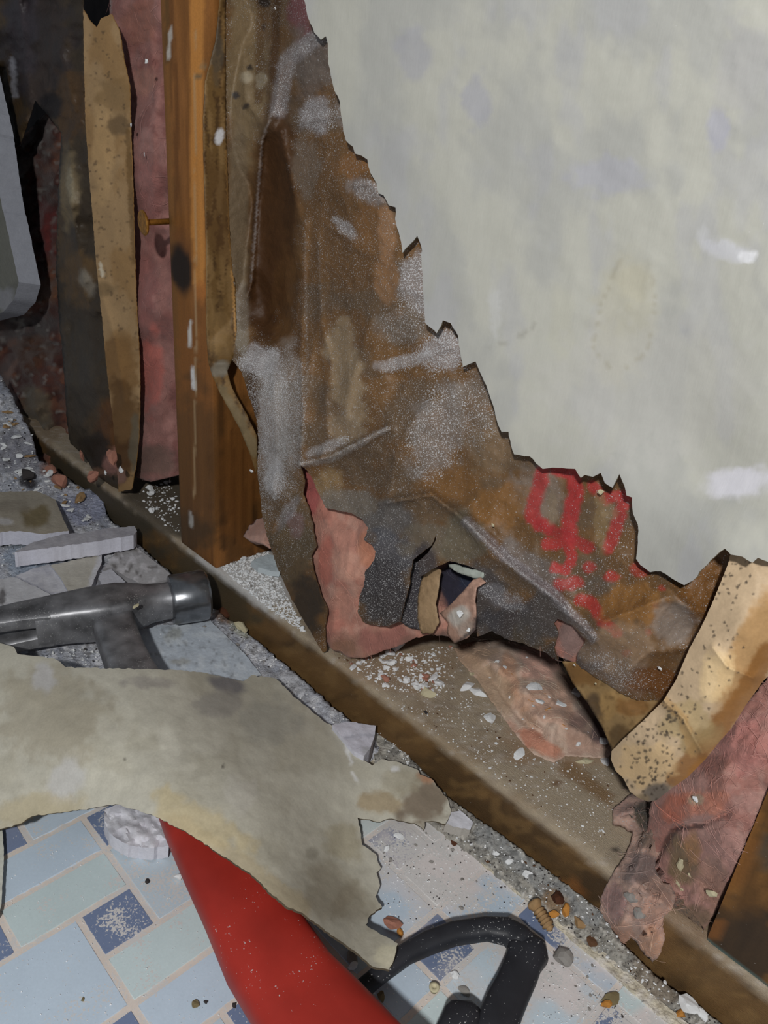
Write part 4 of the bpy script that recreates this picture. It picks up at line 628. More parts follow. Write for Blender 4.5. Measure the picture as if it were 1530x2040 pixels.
# ------------------------------------------------------------------ hammer
AX0, AX1 = onZ(412., 1184., .0225), onZ(0., 1250., .0225)
ham = thing('hammer', (AX0*.4+AX1*.6)*np.array([1, 1, 0])+np.array([0, 0, .008]), 'steel claw hammer with a red handle lying under the grey paper', 'hammer')
hx = AX1-AX0; hl = np.linalg.norm(hx); hx /= hl; hu = np.array([0, 0, 1.]); hs = np.cross(hu, hx); hs /= np.linalg.norm(hs)   # hs points back toward the wall or room
HB = onZ(262., 1335., .0225); 
if np.dot(hs, HB-AX0) < 0: hs = -hs                                                                               # hs: toward the handle
Hc = lambda t, o=0., z=0.: AX0+hx*t+hs*o+hu*z
autosmooth(loft('bell', M['steel_bright'], [(Hc(-.0005), hs, hu, .0118, .0118, 2), (Hc(.0008), hs, hu, .0134, .0134, 2), (Hc(.003), hs, hu, .0138, .0138, 2), (Hc(.018), hs, hu, .0134, .0134, 2), (Hc(.0192), hs, hu, .0128, .0128, 2), (Hc(.0198), hs, hu, .0100, .0100, 2)], ham, 40), 32)
body = [(.0185, 0, .0096, .0096, 2.4), (.022, 0, .0088, .0092, 2.6), (.030, .0000, .0090, .0095, 3), (.038, .0006, .0112, .0105, 4), (.046, .0012, .0130, .0112, 5), (.060, .0012, .0124, .0112, 5), (.072, .0008, .0110, .0108, 4.5), (.085, .0012, .0100, .0105, 4)]
autosmooth(loft('head_body', M['steel'], [(Hc(t, o), hs, hu, a, b_, e) for t, o, a, b_, e in body], ham, 32), 30)
for zs in (1, -1):
    cl = []
    for k in range(9):
        q = k/8; t = .078+.062*q; o = .0012+.016*q**2.0; cl.append((Hc(t, o, zs*(.0056+.0030*q)), hs, hu, .0094*(1-.72*q)+.0006, .0046-.0014*q, 4))
    autosmooth(loft('claw', M['steel'], cl, ham, 18), 32)
def handle_secs(rows, asp, e):
    out = []
    pts = [(onZ(l_, y, z), onZ(r_, y2, z)) for (l_, y, r_, y2, z) in rows]
    for k, (a, b_) in enumerate(pts):
        c = (a+b_)/2; a0 = (pts[max(0, k-1)][0]+pts[max(0, k-1)][1])/2; a1 = (pts[min(len(pts)-1, k+1)][0]+pts[min(len(pts)-1, k+1)][1])/2
        d = a1-a0; d /= np.linalg.norm(d); s = np.cross(hu, d); s /= np.linalg.norm(s); hw = abs(np.dot(b_-a, s))/2
        out.append((c, s, np.cross(d, s)*(1 if np.cross(d, s)[2] > 0 else -1), hw, hw*asp, e))
    return out
neck = handle_secs([(178, 1232, 268, 1222, .0225), (186, 1268, 274, 1250, .0225), (198, 1303, 290, 1290, .0225), (208, 1334, 310, 1332, .0225), (240, 1420, 366, 1420, .023), (270, 1500, 415, 1500, .023), (292, 1560, 450, 1560, .023)], .62, 5)
neck = [(c_-np.array([0, 0, 0]), s, u, a*.94, b_, e) for c_, s, u, a, b_, e in neck]
autosmooth(loft('neck', M['steel'], neck, ham, 28), 30)
grip = handle_secs([(288, 1548, 440, 1548, .023), (302, 1590, 470, 1590, .0235), (318, 1634, 497, 1640, .0238), (352, 1716, 540, 1730, .024), (389, 1802, 590, 1815, .024), (425, 1899, 650, 1905, .024), (458, 1966, 702, 1968, .024), (494, 2040, 775, 2040, .024), (535, 2120, 850, 2120, .024), (580, 2200, 930, 2200, .024)], .60, 2.9)
loft('grip', M['red'], grip, ham, 40)['label'] = 'red plastic handle grip'

# ------------------------------------------------------------------ black looped tool handle
ZB = .0085
tb = thing('tool_handle', onZ(900., 1960., 0.), 'black plastic looped tool handle on the blue tiles at the bottom', 'tool')
bow = handle_secs([(680, 1985, 706, 2011, ZB), (702, 1963, 728, 1989, ZB), (745, 1927, 771, 1953, ZB), (797, 1885, 820, 1917, ZB), (846, 1858, 862, 1898, ZB), (901, 1839, 908, 1881, ZB), (967, 1830, 968, 1871, ZB), (1012, 1833, 1005, 1878, ZB), (1046, 1851, 1016, 1888, ZB), (1066, 1872, 1024, 1900, ZB)], .9, 2.6)
loft('bow', M['black'], bow, tb, 24)
gr = handle_secs([(1018, 1868, 1064, 1866, ZB), (1010, 1884, 1086, 1886, ZB), (1007, 1900, 1093, 1904, ZB), (1003, 1914, 1084, 1918, ZB), (994, 1936, 1077, 1940, ZB), (977, 1970, 1064, 1972, ZB), (959, 2003, 1050, 2005, ZB), (940, 2050, 1034, 2050, ZB), (910, 2120, 1010, 2120, ZB)], .62, 3.2)
loft('grip', M['black'], gr, tb, 28)
tr = handle_secs([(905, 1998, 942, 2000, ZB+.001), (893, 2006, 957, 2008, ZB+.001), (880, 2024, 962, 2024, ZB+.001), (868, 2050, 960, 2050, ZB+.001), (840, 2110, 940, 2110, ZB+.001)], .62, 2.6)
loft('trigger', M['black'], tr, tb, 24)

# ------------------------------------------------------------------ torn grey paper lying over the hammer
LP = [(-140, 1262), (0, 1281), (27, 1288), (34, 1302), (55, 1306), (105, 1311), (119, 1318), (130, 1329), (206, 1331), (311, 1333), (360, 1335), (412, 1341), (448, 1350), (485, 1357), (501, 1345), (526, 1348), (549, 1352), (567, 1368), (586, 1389), (613, 1409), (640, 1432), (668, 1451), (686, 1483), (704, 1497), (724, 1514), (742, 1525), (760, 1512), (790, 1517), (833, 1534), (837, 1543), (859, 1551), (880, 1577), (893, 1594), (898, 1620), (887, 1642), (868, 1636), (846, 1637), (844, 1653), (826, 1640), (807, 1637), (781, 1631), (751, 1637), (730, 1632), (712, 1629), (718, 1656), (722, 1683), (748, 1701), (759, 1729), (750, 1738), (757, 1765), (748, 1786), (761, 1807), (736, 1825), (729, 1843), (752, 1857), (793, 1880), (786, 1907), (775, 1932), (743, 1926), (711, 1898), (665, 1866), (629, 1839), (597, 1816), (572, 1806), (544, 1784), (508, 1748), (476, 1725), (439, 1702), (398, 1674), (366, 1654), (348, 1647), (316, 1629), (275, 1614), (229, 1602), (192, 1608), (151, 1615), (114, 1619), (64, 1626), (37, 1642), (9, 1649), (-30, 1660), (-140, 1690)]
lz = tps([(-140, 1262, .016), (-140, 1690, .010), (0, 1290, .030), (0, 1640, .013), (119, 1320, .034), (206, 1333, .037), (311, 1335, .037), (150, 1480, .037), (30, 1480, .024), (412, 1341, .028), (485, 1357, .019), (550, 1370, .015), (668, 1451, .012), (742, 1525, .012), (840, 1545, .012), (893, 1610, .010), (800, 1580, .010), (780, 1631, .007), (715, 1635, .008), (720, 1683, .007), (757, 1765, .006), (736, 1825, .010), (793, 1880, .018), (770, 1925, .020), (711, 1898, .020), (665, 1866, .026), (597, 1816, .038), (508, 1748, .041), (398, 1674, .041), (316, 1629, .040), (229, 1602, .032), (114, 1619, .020), (450, 1550, .040), (300, 1480, .041), (380, 1420, .036), (600, 1650, .026), (560, 1720, .036), (700, 1560, .013), (580, 1480, .022), (660, 1740, .016), (300, 1560, .041), (500, 1650, .040)])
lp = sheet('board_paper', M['old_paper'], LP, floorpos(lambda px, py: lz(px, py)+.0016*(fbm(px/60., py/60., 12, 3)-.5)), 6, (162, 158, 144),
    [N(120, 90, (154, 149, 133), .45, .6, .7, 2), N(60, 50, (168, 164, 150), .54, .68, .6, 7), B(100, 1430, 120, 120, (142, 134, 116), .7), B(90, 1350, 26, 30, (168, 168, 172), .6), B(300, 1360, 60, 14, (128, 122, 118), .6), B(455, 1363, 44, 20, (104, 102, 106), .85, 15, .3), B(430, 1400, 50, 30, (132, 128, 122), .7), B(540, 1440, 70, 50, (142, 140, 130), .6), B(130, 1560, 36, 60, (168, 166, 164), .7, 10), B(340, 1480, 22, 50, (176, 172, 158), .7, -15), B(480, 1580, 40, 40, (170, 166, 156), .6), B(70, 1620, 120, 40, (158, 146, 116), .7, -8), B(400, 1640, 120, 40, (164, 150, 116), .8, 30), L([(350, 1640), (480, 1720), (600, 1810)], 26, (160, 144, 110), .6), B(660, 1770, 60, 60, (132, 122, 102), .5), B(700, 1800, 50, 40, (122, 112, 94), .5), B(690, 1680, 40, 50, (144, 134, 108), .6), B(760, 1600, 50, 26, (138, 120, 90), .8), B(840, 1600, 56, 50, (106, 92, 76), .9), B(850, 1550, 20, 14, (148, 100, 66), .8), B(800, 1560, 40, 30, (140, 132, 112), .6), B(770, 1905, 30, 24, (178, 172, 148), .8), B(620, 1700, 14, 14, (120, 114, 100), .5), L([(690, 1490), (700, 1520)], 4, (196, 196, 196), .7), L([(700, 1540), (712, 1556)], 3, (196, 196, 196), .7), B(786, 1532, 12, 6, (196, 196, 196), .8), B(250, 1512, 4, 4, (60, 54, 48), .7), B(445, 1527, 5, 4, (50, 44, 40), .8)],
    1.5, None, .0007, None, 2.0, .10, (70, 62, 50), .0002, 16)
props(lp, 'long torn grey-tan sheet of board paper draped over the hammer handle', 'paper')

# ------------------------------------------------------------------ crumbs: white plaster, stones, wood bits - each a thing of its own
def blob_mesh(name, seed, kind):
    import bmesh
    bm = bmesh.new(); bmesh.ops.create_icosphere(bm, subdivisions=2, radius=1.0)
    V = np.array([v.co for v in bm.verts]); rg = np.random.default_rng(seed)
    for _ in range(11 if kind != 'round' else 7):                       # facet it with random cuts
        n = rg.normal(size=3); n /= np.linalg.norm(n); h = rg.uniform(.38, .80) if kind != 'round' else rg.uniform(.6, .9)
        d = V@n; V = V-np.outer(np.maximum(d-h, 0), n)
    V *= {'lump': (1, .8, .62), 'flake': (1, .72, .24), 'shard': (1.25, .55, .30), 'round': (1, .85, .7), 'sliver': (1.5, .26, .20)}[kind]
    V *= 1+(rg.random((len(V), 1))-.5)*.30
    me = bpy.data.meshes.new(name); 
    for v, c in zip(bm.verts, V): v.co = c
    bm.to_mesh(me); bm.free(); return me
BM = {}
def mesh_for(kind, mat, k):
    key = (kind, mat, k)
    if key not in BM:
        me = blob_mesh('crumb', hash(kind) % 97+k*7+1 if False else {'lump': 3, 'flake': 31, 'shard': 57, 'round': 73, 'sliver': 91}[kind]+k*7, kind); me.materials.append(M[mat]); BM[key] = me
    return BM[key]
def hsupport(px, py):
    """height of what lies under a point on the plate, chunk, rubble or tiles"""
    a, b_ = np.array([px], float), np.array([py], float)
    if inside(a, b_, CK)[0]: return ckz(a, b_)[0]
    P = onZ(a, b_, PLATE_Z)[0]
    if P[1] > .0004 : return PLATE_Z
    if inside(a, b_, GP)[0]: return gzf(a, b_)[0]+.0005
    if inside(a, b_, MD)[0]: return mz(a, b_)[0]+.0007
    return 0.0
def crumb(name, px, py, size, kind, mat, label, cat, group=None, y=None, z=None, k=None, rz=None):
    me = mesh_for(kind, mat, random.randrange(4) if k is None else k)
    o = bpy.data.objects.new(name, me); COL.objects.link(o)
    if y is not None: P = onY(float(px), float(py), y)
    else:
        h = hsupport(px, py) if z is None else z; P = onZ(float(px), float(py), h)
    dep = proj(P)[2]; r = size*.5*dep/FPX
    fl = {'lump': .5, 'flake': .2, 'shard': .26, 'round': .6, 'sliver': .2}[kind]
    if y is None: P = P+np.array([0, 0, r*fl]); o.rotation_euler = (random.uniform(-.25, .25), random.uniform(-.25, .25), rz if rz is not None else random.uniform(0, 6.28))
    else: P = P+np.array([0, -r*fl, 0]); o.rotation_euler = (math.pi/2+random.uniform(-.3, .3), random.uniform(0, 6.28) if rz is None else rz, random.uniform(-.3, .3))
    o.location = Vector(P); o.scale = (r, r, r)
    return props(o, label, cat, group)
# noted single pieces
S = [
 (1066, 1373, 34, 'flake', 'white_plaster', 'large white paint flake in the middle of the pink insulation chunk'), (1077, 1400, 26, 'flake', 'white_plaster', 'white flake just below the largest flake on the insulation chunk'),
 (1115, 1404, 30, 'flake', 'white_plaster', 'rounded white flake right of centre on the insulation chunk'), (1147, 1383, 40, 'flake', 'white_plaster', 'big crusty white flake on the right edge of the insulation chunk'),
 (974, 1436, 26, 'lump', 'white_plaster', 'white lump alone on the plate at the near edge of the insulation chunk'), (927, 1372, 32, 'shard', 'white_plaster', 'upright white shard, left one of the pair beside the insulation chunk'),
 (953, 1382, 34, 'shard', 'white_plaster', 'white shard, right one of the pair beside the insulation chunk'), (940, 1344, 20, 'flake', 'cream_plaster', 'cream flake behind the pair of white shards'),
 (1032, 1507, 32, 'flake', 'white_plaster', 'white flake below the reddish edge of the insulation chunk'), (1163, 1521, 30, 'shard', 'cream_plaster', 'cream shard on the plate near the tan flange tip, left of another'), (1205, 1521, 28, 'shard', 'white_plaster', 'pale shard tucked against the tan flange tip'),
 (1203, 1482, 22, 'lump', 'white_plaster', 'bright white bead beside the tan flange'), (791, 1292, 32, 'round', 'white_plaster', 'largest rounded white lump under the black mould flap'), (850, 1383, 44, 'flake', 'cream_plaster', 'greenish cream flake on the plate left of the insulation chunk'),
 (768, 1331, 20, 'flake', 'white_plaster', 'flat white chip on the plate under the pink tear'), (1031, 1592, 20, 'lump', 'white_plaster', 'white lump alone near the front of the floor plate'),
 (848, 1420, 16, 'flake', 'dark_crumb', 'dark wood chip on the plate below the cream flake'), (1049, 1743, 26, 'flake', 'white_plaster', 'white flake in the middle of the grey gap rubble'), (1012, 1719, 18, 'lump', 'white_plaster', 'small white lump in the gap rubble above the middle flake'), (986, 1701, 20, 'flake', 'white_plaster', 'white chip at the upper part of the gap rubble'), (1080, 1769, 26, 'flake', 'grey_stone', 'pale grey chip in the gap rubble'),
 (1109, 1793, 36, 'lump', 'rust_crumb', 'dark rusty clump in the gap beside the floor plate'), (1101, 1824, 22, 'lump', 'amber_crumb', 'amber crumb just below the rusty clump'), (1127, 1818, 24, 'lump', 'amber_crumb', 'amber crumb right of and below the rusty clump'), (1151, 1847, 28, 'lump', 'tan_crumb', 'tan fibrous lump in the gap near the insulation tuft'), (1177, 1881, 22, 'lump', 'brown_crumb', 'brown lump below the tan fibrous lump'), (905, 1678, 26, 'flake', 'rust_crumb', 'dark brown rust flake on the dusty tiles near the grey paper'),
 (1120, 1916, 36, 'round', 'grey_stone', 'grey pebble right of the black tool handle'), (1214, 1994, 40, 'flake', 'olive_crumb', 'flat olive flake at the lower right of the tiles'), (1207, 2006, 22, 'lump', 'amber_crumb', 'orange crumb on the olive flake'), (905, 1946, 16, 'round', 'white_plaster', 'round white pebble inside the black loop'),
 (780, 1848, 38, 'lump', 'pink_crumb', 'pinkish brown clod beside the torn paper edge'), (795, 1858, 18, 'lump', 'amber_crumb', 'orange-brown crumb touching the pinkish clod'), (759, 1989, 24, 'shard', 'olive_crumb', 'olive shard between red handle and black loop'), (702, 1930, 20, 'lump', 'white_plaster', 'white crumb between the red handle and paper tip'), (702, 1907, 34, 'flake', 'grey_stone', 'grey flake under the narrow paper tip'), (926, 1978, 26, 'flake', 'grey_stone', 'thin grey flake inside the black loop'),
 (1367, 2010, 42, 'lump', 'white_plaster', 'white chunk in the gap rubble at the bottom right'), (1356, 2026, 24, 'lump', 'amber_crumb', 'amber piece stuck below the bottom white chunk'), (1400, 2026, 26, 'lump', 'white_plaster', 'smaller white chunk right of the bottom white chunk'), (293, 1757, 13, 'lump', 'dark_crumb', 'dark grit on a pale blue tile left of the red handle'), (357, 1752, 20, 'lump', 'white_plaster', 'white crumb touching the red handle'), (389, 2004, 17, 'lump', 'olive_crumb', 'olive crumb on a blue tile beside the red handle'), (410, 1999, 10, 'lump', 'dark_crumb', 'tiny dark crumb between the olive crumb and red handle'), (165, 1992, 13, 'flake', 'olive_crumb', 'faint olive speck on the large blue tile'), (467, 2003, 18, 'flake', 'dark_crumb', 'cluster-like dark crumb against the red handle at bottom'), (796, 1669, 22, 'flake', 'white_plaster', 'white flake on the dark blue tile'), (768, 1694, 16, 'lump', 'white_plaster', 'white crumb on the left corner of the dark blue tile'),
 (55, 958, 36, 'lump', 'dark_crumb', 'black clod on the rubble heap at left'), (120, 968, 34, 'round', 'pink_crumb', 'pinkish round clod at the end of the left rubble heap'), (100, 940, 30, 'shard', 'pink_crumb', 'pink insulation shred on the left rubble heap'), (450, 1226, 30, 'lump', 'rust_crumb', 'rust-brown clump beside the hammer bell'), (478, 1252, 34, 'shard', 'cream_plaster', 'greenish cream shard below the rust clump'), (160, 1000, 26, 'lump', 'tan_crumb', 'tan lump among bluish dust left of the plate'),
]
for (x, y, s, kd_, mt, lb_) in S:
    nm = {'white_plaster': 'plaster_flake' if kd_ != 'round' else 'plaster_lump', 'cream_plaster': 'plaster_flake', 'grey_stone': 'stone_chip'}.get(mt, 'debris_crumb')
    crumb(nm, x, y, s*1.25, kd_, mt, lb_, 'debris')
for (x, y, s, kd_, mt, lb_, z_) in [(1275, 1819, 30, 'round', 'grey_stone', 'translucent pale lump on the insulation tuft, lower of two', .030), (1259, 1786, 30, 'round', 'grey_stone', 'translucent pale lump on the insulation tuft, upper of two', .034)]:
    P = tz(np.array([float(x)]), np.array([float(y)]))[0]
    o = crumb('plaster_lump', x, y, s, kd_, mt, lb_, 'debris', z=P[2]); o.location = Vector(P)
for (x, y, s, kd_, mt, lb_) in [(1358, 1722, 36, 'shard', 'cream_plaster', 'cream triangular shard in the pink batt pocket'), (1353, 1763, 26, 'shard', 'cream_plaster', 'long pale bead below the triangular shard'), (1377, 1744, 28, 'flake', 'cream_plaster', 'pale flake right of the triangular shard'), (1419, 1777, 26, 'lump', 'cream_plaster', 'pale crumb beside the lower right stud'), (1386, 1590, 24, 'flake', 'white_plaster', 'white flake on the pink batt near the tan flange')]:
    P = wallpos(rf, (), 0, side=False)(np.array([float(x)]), np.array([float(y)]))[0]
    crumb('plaster_flake', x, y, s, kd_, mt, lb_, 'debris', y=P[1]-.0015)
for (x, y, s, lb_, yy) in [(293, 122, 16, 'white plaster fleck high on the left pink strip', .0005), (262, 249, 13, 'white fleck on the edge of the left tan flange', -.002), (289, 309, 12, 'white fleck halfway up the left pink strip', .002), (540, 280, 12, 'cream fleck on the dark brown kraft hollow', .016), (1197, 980, 22, 'cream paint fleck on the red print', .0005), (983, 1046, 14, 'cream fleck on the kraft left of the red print', -.002), (502, 938, 14, 'white crumb caught on the curled flange end beside the stud', .006), (549, 17, 10, 'white fleck at the top of the kraft facing', .012), (1316, 1332, 14, 'white fleck on the lower kraft fold beside the tan flange', -.0015), (917, 1222, 28, 'white plaster flake in the curled kraft flap', -.0062), (934, 1255, 18, 'white crumb at the lower edge of the curled flap', -.0065), (1145, 1325, 9, 'tiny white grain above the tan lower facing', -.001), (1187, 1362, 9, 'cream grain on the tan lower facing', .002)]:
    crumb('plaster_fleck', x, y, s, 'flake', 'white_plaster' if 'white' in lb_ else 'cream_plaster', lb_, 'debris', y=yy-.0005)
for (x, y, s, kd_, mt, lb_, yy) in [(236, 905, 44, 'lump', 'pink_crumb', 'pink insulation lump at the foot of the dark left kraft facing', -.008), (196, 948, 34, 'round', 'pink_crumb', 'pinkish round lump at the lower left corner of the dark kraft facing', -.008), (243, 934, 24, 'flake', 'white_plaster', 'bright white flake at the foot of the left tan flange', -.012), (213, 941, 12, 'lump', 'white_plaster', 'bright white bead left of the white flake at the flange foot', -.012), (166, 905, 30, 'shard', 'pink_crumb', 'pink shred hanging at the ragged lower edge of the dark kraft', .002)]:
    crumb('insulation_lump' if mt == 'pink_crumb' else 'plaster_flake', x, y, s, kd_, mt, lb_, 'debris', y=yy)
sheet('insulation_tuft', M['fiberglass'], [(484, 1068), (496, 1046), (512, 1034), (528, 1030), (540, 1060), (552, 1090), (530, 1082), (505, 1078)], wallpos(tps([(484, 1068, .012), (512, 1034, .022), (540, 1060, .010), (552, 1090, .006), (510, 1070, .008)]), (), .003, 20.), 4, (176, 134, 118), [N(20, 20, (150, 108, 92), .48, .62, .7)], 1.3, None, .006, None, 1.5, .15)
props(bpy.context.scene.objects['insulation_tuft.001'], 'small pink tuft of insulation at the foot of the orange stud', 'insulation')
crumb('paint_fleck', 270, 1210, 20, 'flake', 'cream_plaster', 'cream paint fleck stuck on the side of the steel hammer head', 'debris', z=.0338)
# rusty screw in the gap rubble, and a small white anchor collar
P0, P1 = onZ(1068., 1806., .0045), onZ(1098., 1853., .0040); sx = P1-P0; ln_ = np.linalg.norm(sx); sx /= ln_; a1 = np.cross(sx, [0, 0, 1.]); a1 /= np.linalg.norm(a1); a2 = np.cross(a1, sx)
scw = thing('screw', P0*.5+P1*.5-np.array([0, 0, .002]), 'rusty coarse-threaded screw lying in the gap rubble right of the black loop', 'screw')
secs = []
for k in range(29): q = k/28; rr_ = .0016+(.0008 if k % 4 == 2 else 0)*(1 if q > .1 else 0); secs.append((P0+sx*ln_*q, a1, a2, rr_*(1-.5*max(0, q-.8)/.2), rr_*(1-.5*max(0, q-.8)/.2), 2))
loft('shank', M['tan_crumb'], secs, scw, 14)
loft('head', M['tan_crumb'], [(P0-sx*.0016, a1, a2, .0026, .0026, 2), (P0-sx*.0008, a1, a2, .0028, .0028, 2), (P0+sx*.001, a1, a2, .0017, .0017, 2)], scw, 18)
pc = onZ(864., 1974., 0.0); wa = thing('anchor_collar', pc, 'small white plastic ring standing on the tiles inside the black loop', 'ring')
loft('ring', M['cream_plaster'], [(pc+np.array([0, 0, z_]), np.array([1., 0, 0]), np.array([0, 1., 0]), r1, r1, 2) for z_, r1 in ((.0002, .0012), (.0014, .0012), (.0015, .0017), (.0022, .0018), (.0023, .0008), (.0019, .0006))], wa, 24)

# scattered repeats
def scatter(n, poly, smin, smax, kinds, mat, name, label, cat, group, pw=2.0):
    p = np.array(poly, float); c = 0; rs = random.Random(len(label)*3+n)
    while c < n:
        x, y = rs.uniform(p[:, 0].min(), p[:, 0].max()), rs.uniform(p[:, 1].min(), p[:, 1].max())
        if not inside(np.array([x]), np.array([y]), poly)[0]: continue
        if inside(np.array([x]), np.array([y]), LP)[0]: continue
        crumb(name, x, y, smin+(smax-smin)*rs.random()**pw, rs.choice(kinds), mat, label, cat, group); c += 1
PL1 = [(405, 1088), (440, 1072), (520, 1075), (535, 1100), (560, 1165), (610, 1262), (560, 1232), (480, 1168), (440, 1130)]
PL2 = [(660, 1305), (760, 1300), (900, 1290), (960, 1380), (1000, 1440), (1060, 1510), (1220, 1530), (1230, 1640), (1180, 1700), (1000, 1560), (860, 1460), (720, 1350)]
PL3 = [(690, 1305), (760, 1305), (900, 1285), (900, 1350), (870, 1390), (760, 1370), (705, 1335)]
PL0 = [(275, 985), (340, 950), (356, 1000), (358, 1060), (330, 1050), (290, 1010)]
scatter(80, PL1, 6, 18, ['lump', 'flake'], 'white_plaster', 'plaster_crumb', 'small white plaster crumb in the dense heap on the plate right of the orange stud', 'debris', 'plaster crumbs heaped beside the orange stud')
scatter(18, PL1, 5, 12, ['lump'], 'grey_stone', 'grit_crumb', 'small grey grit crumb in the dense heap on the plate right of the orange stud', 'debris', 'grey grit beside the orange stud')
scatter(64, PL3, 8, 26, ['lump', 'flake', 'lump', 'shard'], 'white_plaster', 'plaster_crumb', 'white plaster crumb on the plate below the pink tear and black flap', 'debris', 'plaster crumbs below the pink tear')
scatter(14, PL3, 10, 24, ['lump', 'shard'], 'pink_crumb', 'insulation_lump', 'pinkish clod among white crumbs on the plate below the pink tear', 'debris', 'pinkish clods below the pink tear')
scatter(45, PL2, 4, 10, ['lump', 'flake'], 'white_plaster', 'plaster_crumb', 'tiny white plaster crumb scattered over the dusty top of the floor plate', 'debris', 'plaster crumbs over the plate top')
scatter(26, PL2, 4, 9, ['lump', 'flake'], 'brown_crumb', 'wood_crumb', 'tiny brown wood crumb scattered over the dusty top of the floor plate', 'debris', 'wood crumbs over the plate top')
scatter(16, [(930, 1300), (1060, 1300), (1150, 1400), (1200, 1470), (1160, 1495), (1060, 1480), (990, 1380)], 6, 16, ['flake', 'lump'], 'white_plaster', 'plaster_crumb', 'little white crumb lying on the pink insulation chunk', 'debris', 'plaster crumbs on the insulation chunk')
scatter(10, [(940, 1320), (1060, 1340), (1150, 1440), (1160, 1490), (1060, 1480)], 5, 14, ['sliver'], 'amber_crumb', 'straw_sliver', 'yellowish sliver lying on the pink insulation chunk', 'debris', 'slivers on the insulation chunk')
scatter(16, PL0, 7, 18, ['lump', 'flake', 'round'], 'white_plaster', 'plaster_crumb', 'white plaster crumb on the plate left of the orange stud', 'debris', 'plaster crumbs left of the orange stud')
scatter(40, GP, 4, 13, ['lump', 'flake'], 'grey_stone', 'grit_crumb', 'grey grit crumb in the gap between tiles and floor plate', 'debris', 'grit in the gap')
scatter(26, GP, 4, 12, ['lump', 'flake'], 'white_plaster', 'plaster_crumb', 'white plaster crumb in the gap between tiles and floor plate', 'debris', 'plaster crumbs in the gap')
scatter(16, GP, 5, 14, ['lump', 'flake'], 'brown_crumb', 'wood_crumb', 'brown crumb in the gap between tiles and floor plate', 'debris', 'brown crumbs in the gap')
FT = [(715, 1640), (880, 1660), (1000, 1760), (1110, 1850), (1230, 1950), (1350, 2040), (1060, 2040), (1100, 1890), (1020, 1820), (900, 1830), (800, 1860), (765, 1800)]
scatter(18, FT, 4, 9, ['lump', 'flake'], 'dark_crumb', 'dark_grit', 'dark grit crumb on the dusty tiles near the gap', 'debris', 'dark grit on the tiles')
scatter(34, FT, 5, 16, ['lump', 'flake'], 'grey_stone', 'grit_crumb', 'grey crumb on the dusty tiles near the gap', 'debris', 'grey crumbs on the tiles')
LF = [(0, 780), (60, 860), (100, 925), (190, 985), (220, 1040), (160, 1060), (120, 990), (0, 970)]
scatter(40, LF, 8, 28, ['lump', 'flake', 'shard'], 'white_plaster', 'plaster_crumb', 'white plaster crumb on the rubble heap in the left corner', 'debris', 'plaster crumbs on the left heap')
scatter(16, LF, 8, 24, ['lump', 'shard'], 'tan_crumb', 'tan_crumb', 'tan crumb on the rubble heap in the left corner', 'debris', 'tan crumbs on the left heap')
HM = [(300, 1250), (420, 1235), (500, 1270), (600, 1360), (660, 1410), (745, 1470), (640, 1420), (560, 1350), (480, 1340), (300, 1330)]
scatter(34, HM, 5, 14, ['lump', 'flake'], 'grey_stone', 'grit_crumb', 'grey crumb on the pale dust between hammer and floor plate', 'debris', 'grit between hammer and plate')
scatter(20, [(130, 1300), (190, 1275), (205, 1328), (140, 1326)], 5, 14, ['lump', 'flake'], 'white_plaster', 'plaster_crumb', 'white crumb in the hollow under the hammer claw', 'debris', 'crumbs under the hammer claw')

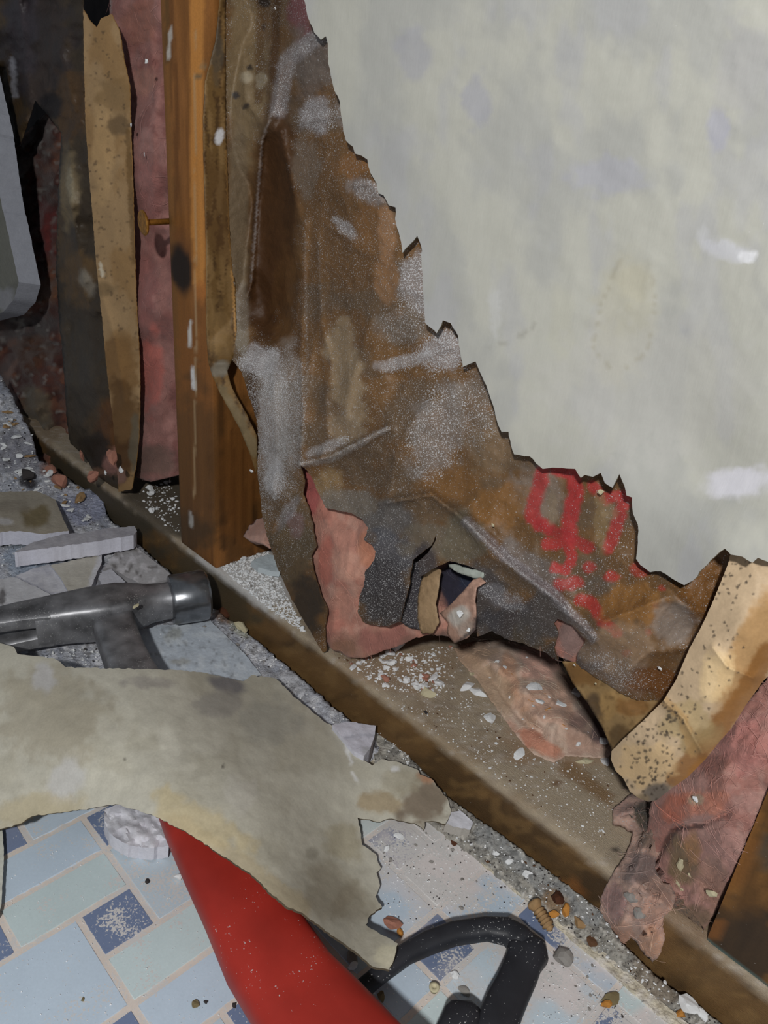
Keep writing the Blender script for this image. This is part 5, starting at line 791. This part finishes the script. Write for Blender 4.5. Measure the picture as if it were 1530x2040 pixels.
# finest grit: nobody could count it
def grit(name, label, areas, mat):
    V = []; F = []; o8 = np.array([(1, 0, 0), (0, 1, 0), (-1, 0, 0), (0, -1, 0), (0, 0, 1), (0, 0, -1)], float); f8 = [(0, 1, 4), (1, 2, 4), (2, 3, 4), (3, 0, 4), (1, 0, 5), (2, 1, 5), (3, 2, 5), (0, 3, 5)]
    rg = np.random.default_rng(len(label))
    for poly, n, smin, smax, zf in areas:
        p = np.array(poly, float); x = rg.uniform(p[:, 0].min(), p[:, 0].max(), n*4); y = rg.uniform(p[:, 1].min(), p[:, 1].max(), n*4)
        k = inside(x, y, poly); x, y = x[k][:n], y[k][:n]
        P = onZ(x, y, zf(x, y)); dep = proj(P)[2]; r = (smin+(smax-smin)*rg.random(len(x))**2.5)*.5*dep/FPX
        for c, q in zip(P, r):
            b = len(V); A = o8*q*rg.uniform(.6, 1.2, (6, 1)); A[:, 2] *= .7; t = rg.uniform(0, 6.28); A[:, :2] = A[:, :2]@np.array([[math.cos(t), math.sin(t)], [-math.sin(t), math.cos(t)]])
            V.extend((c+A).tolist()); F.extend([[b+i for i in f] for f in f8])
    return props(link(name, V, F, M[mat], smooth=False), label, 'debris', None, 'stuff')
flat = lambda z: (lambda x, y: np.full(x.shape, z))
def part_of(o, parent):
    o.location = o.location-parent.location; o.parent = parent
    for k in ('label', 'category', 'group'):
        if k in o: del o[k]
mzg = lambda x, y: mz(x, y)+.0016
gzg = lambda x, y: gzf(x, y)+.0012
part_of(grit('white_grit', 'w', [(MD, 1700, 2, 7, mzg)], 'white_plaster'), md); part_of(grit('dark_grit', 'ww', [(MD, 600, 2, 6, mzg)], 'dark_crumb'), md)
part_of(grit('white_grit', 'www', [(GP, 1000, 2, 7, gzg)], 'white_plaster'), gp); part_of(grit('dark_grit', 'wwww', [(GP, 700, 2, 6, gzg)], 'dark_crumb'), gp)
grit('plaster_grit', 'finest white grit strewn over the top of the floor plate', [(PL1, 2600, 2, 8, flat(PLATE_Z+.0004)), (PL2, 900, 1.5, 5, flat(PLATE_Z+.0003)), (PL3, 350, 2, 8, flat(PLATE_Z+.0004)), (PL0, 150, 2, 8, flat(PLATE_Z+.0004))], 'white_plaster')
grit('dark_grit', 'finest dark grit strewn over the blue tiles near the gap', [(FT, 170, 1.5, 4, flat(.0003))], 'dark_crumb')
grit('plaster_grit', 'finest white grit strewn over the blue tiles', [(FT, 900, 1.5, 5, flat(.0003)), ([(0, 1660), (330, 1690), (470, 2040), (0, 2040)], 260, 1.5, 4, flat(.0003)), ([(720, 1990), (900, 1890), (1000, 1890), (940, 2040), (760, 2040)], 160, 1.5, 4, flat(.0003))], 'white_plaster')
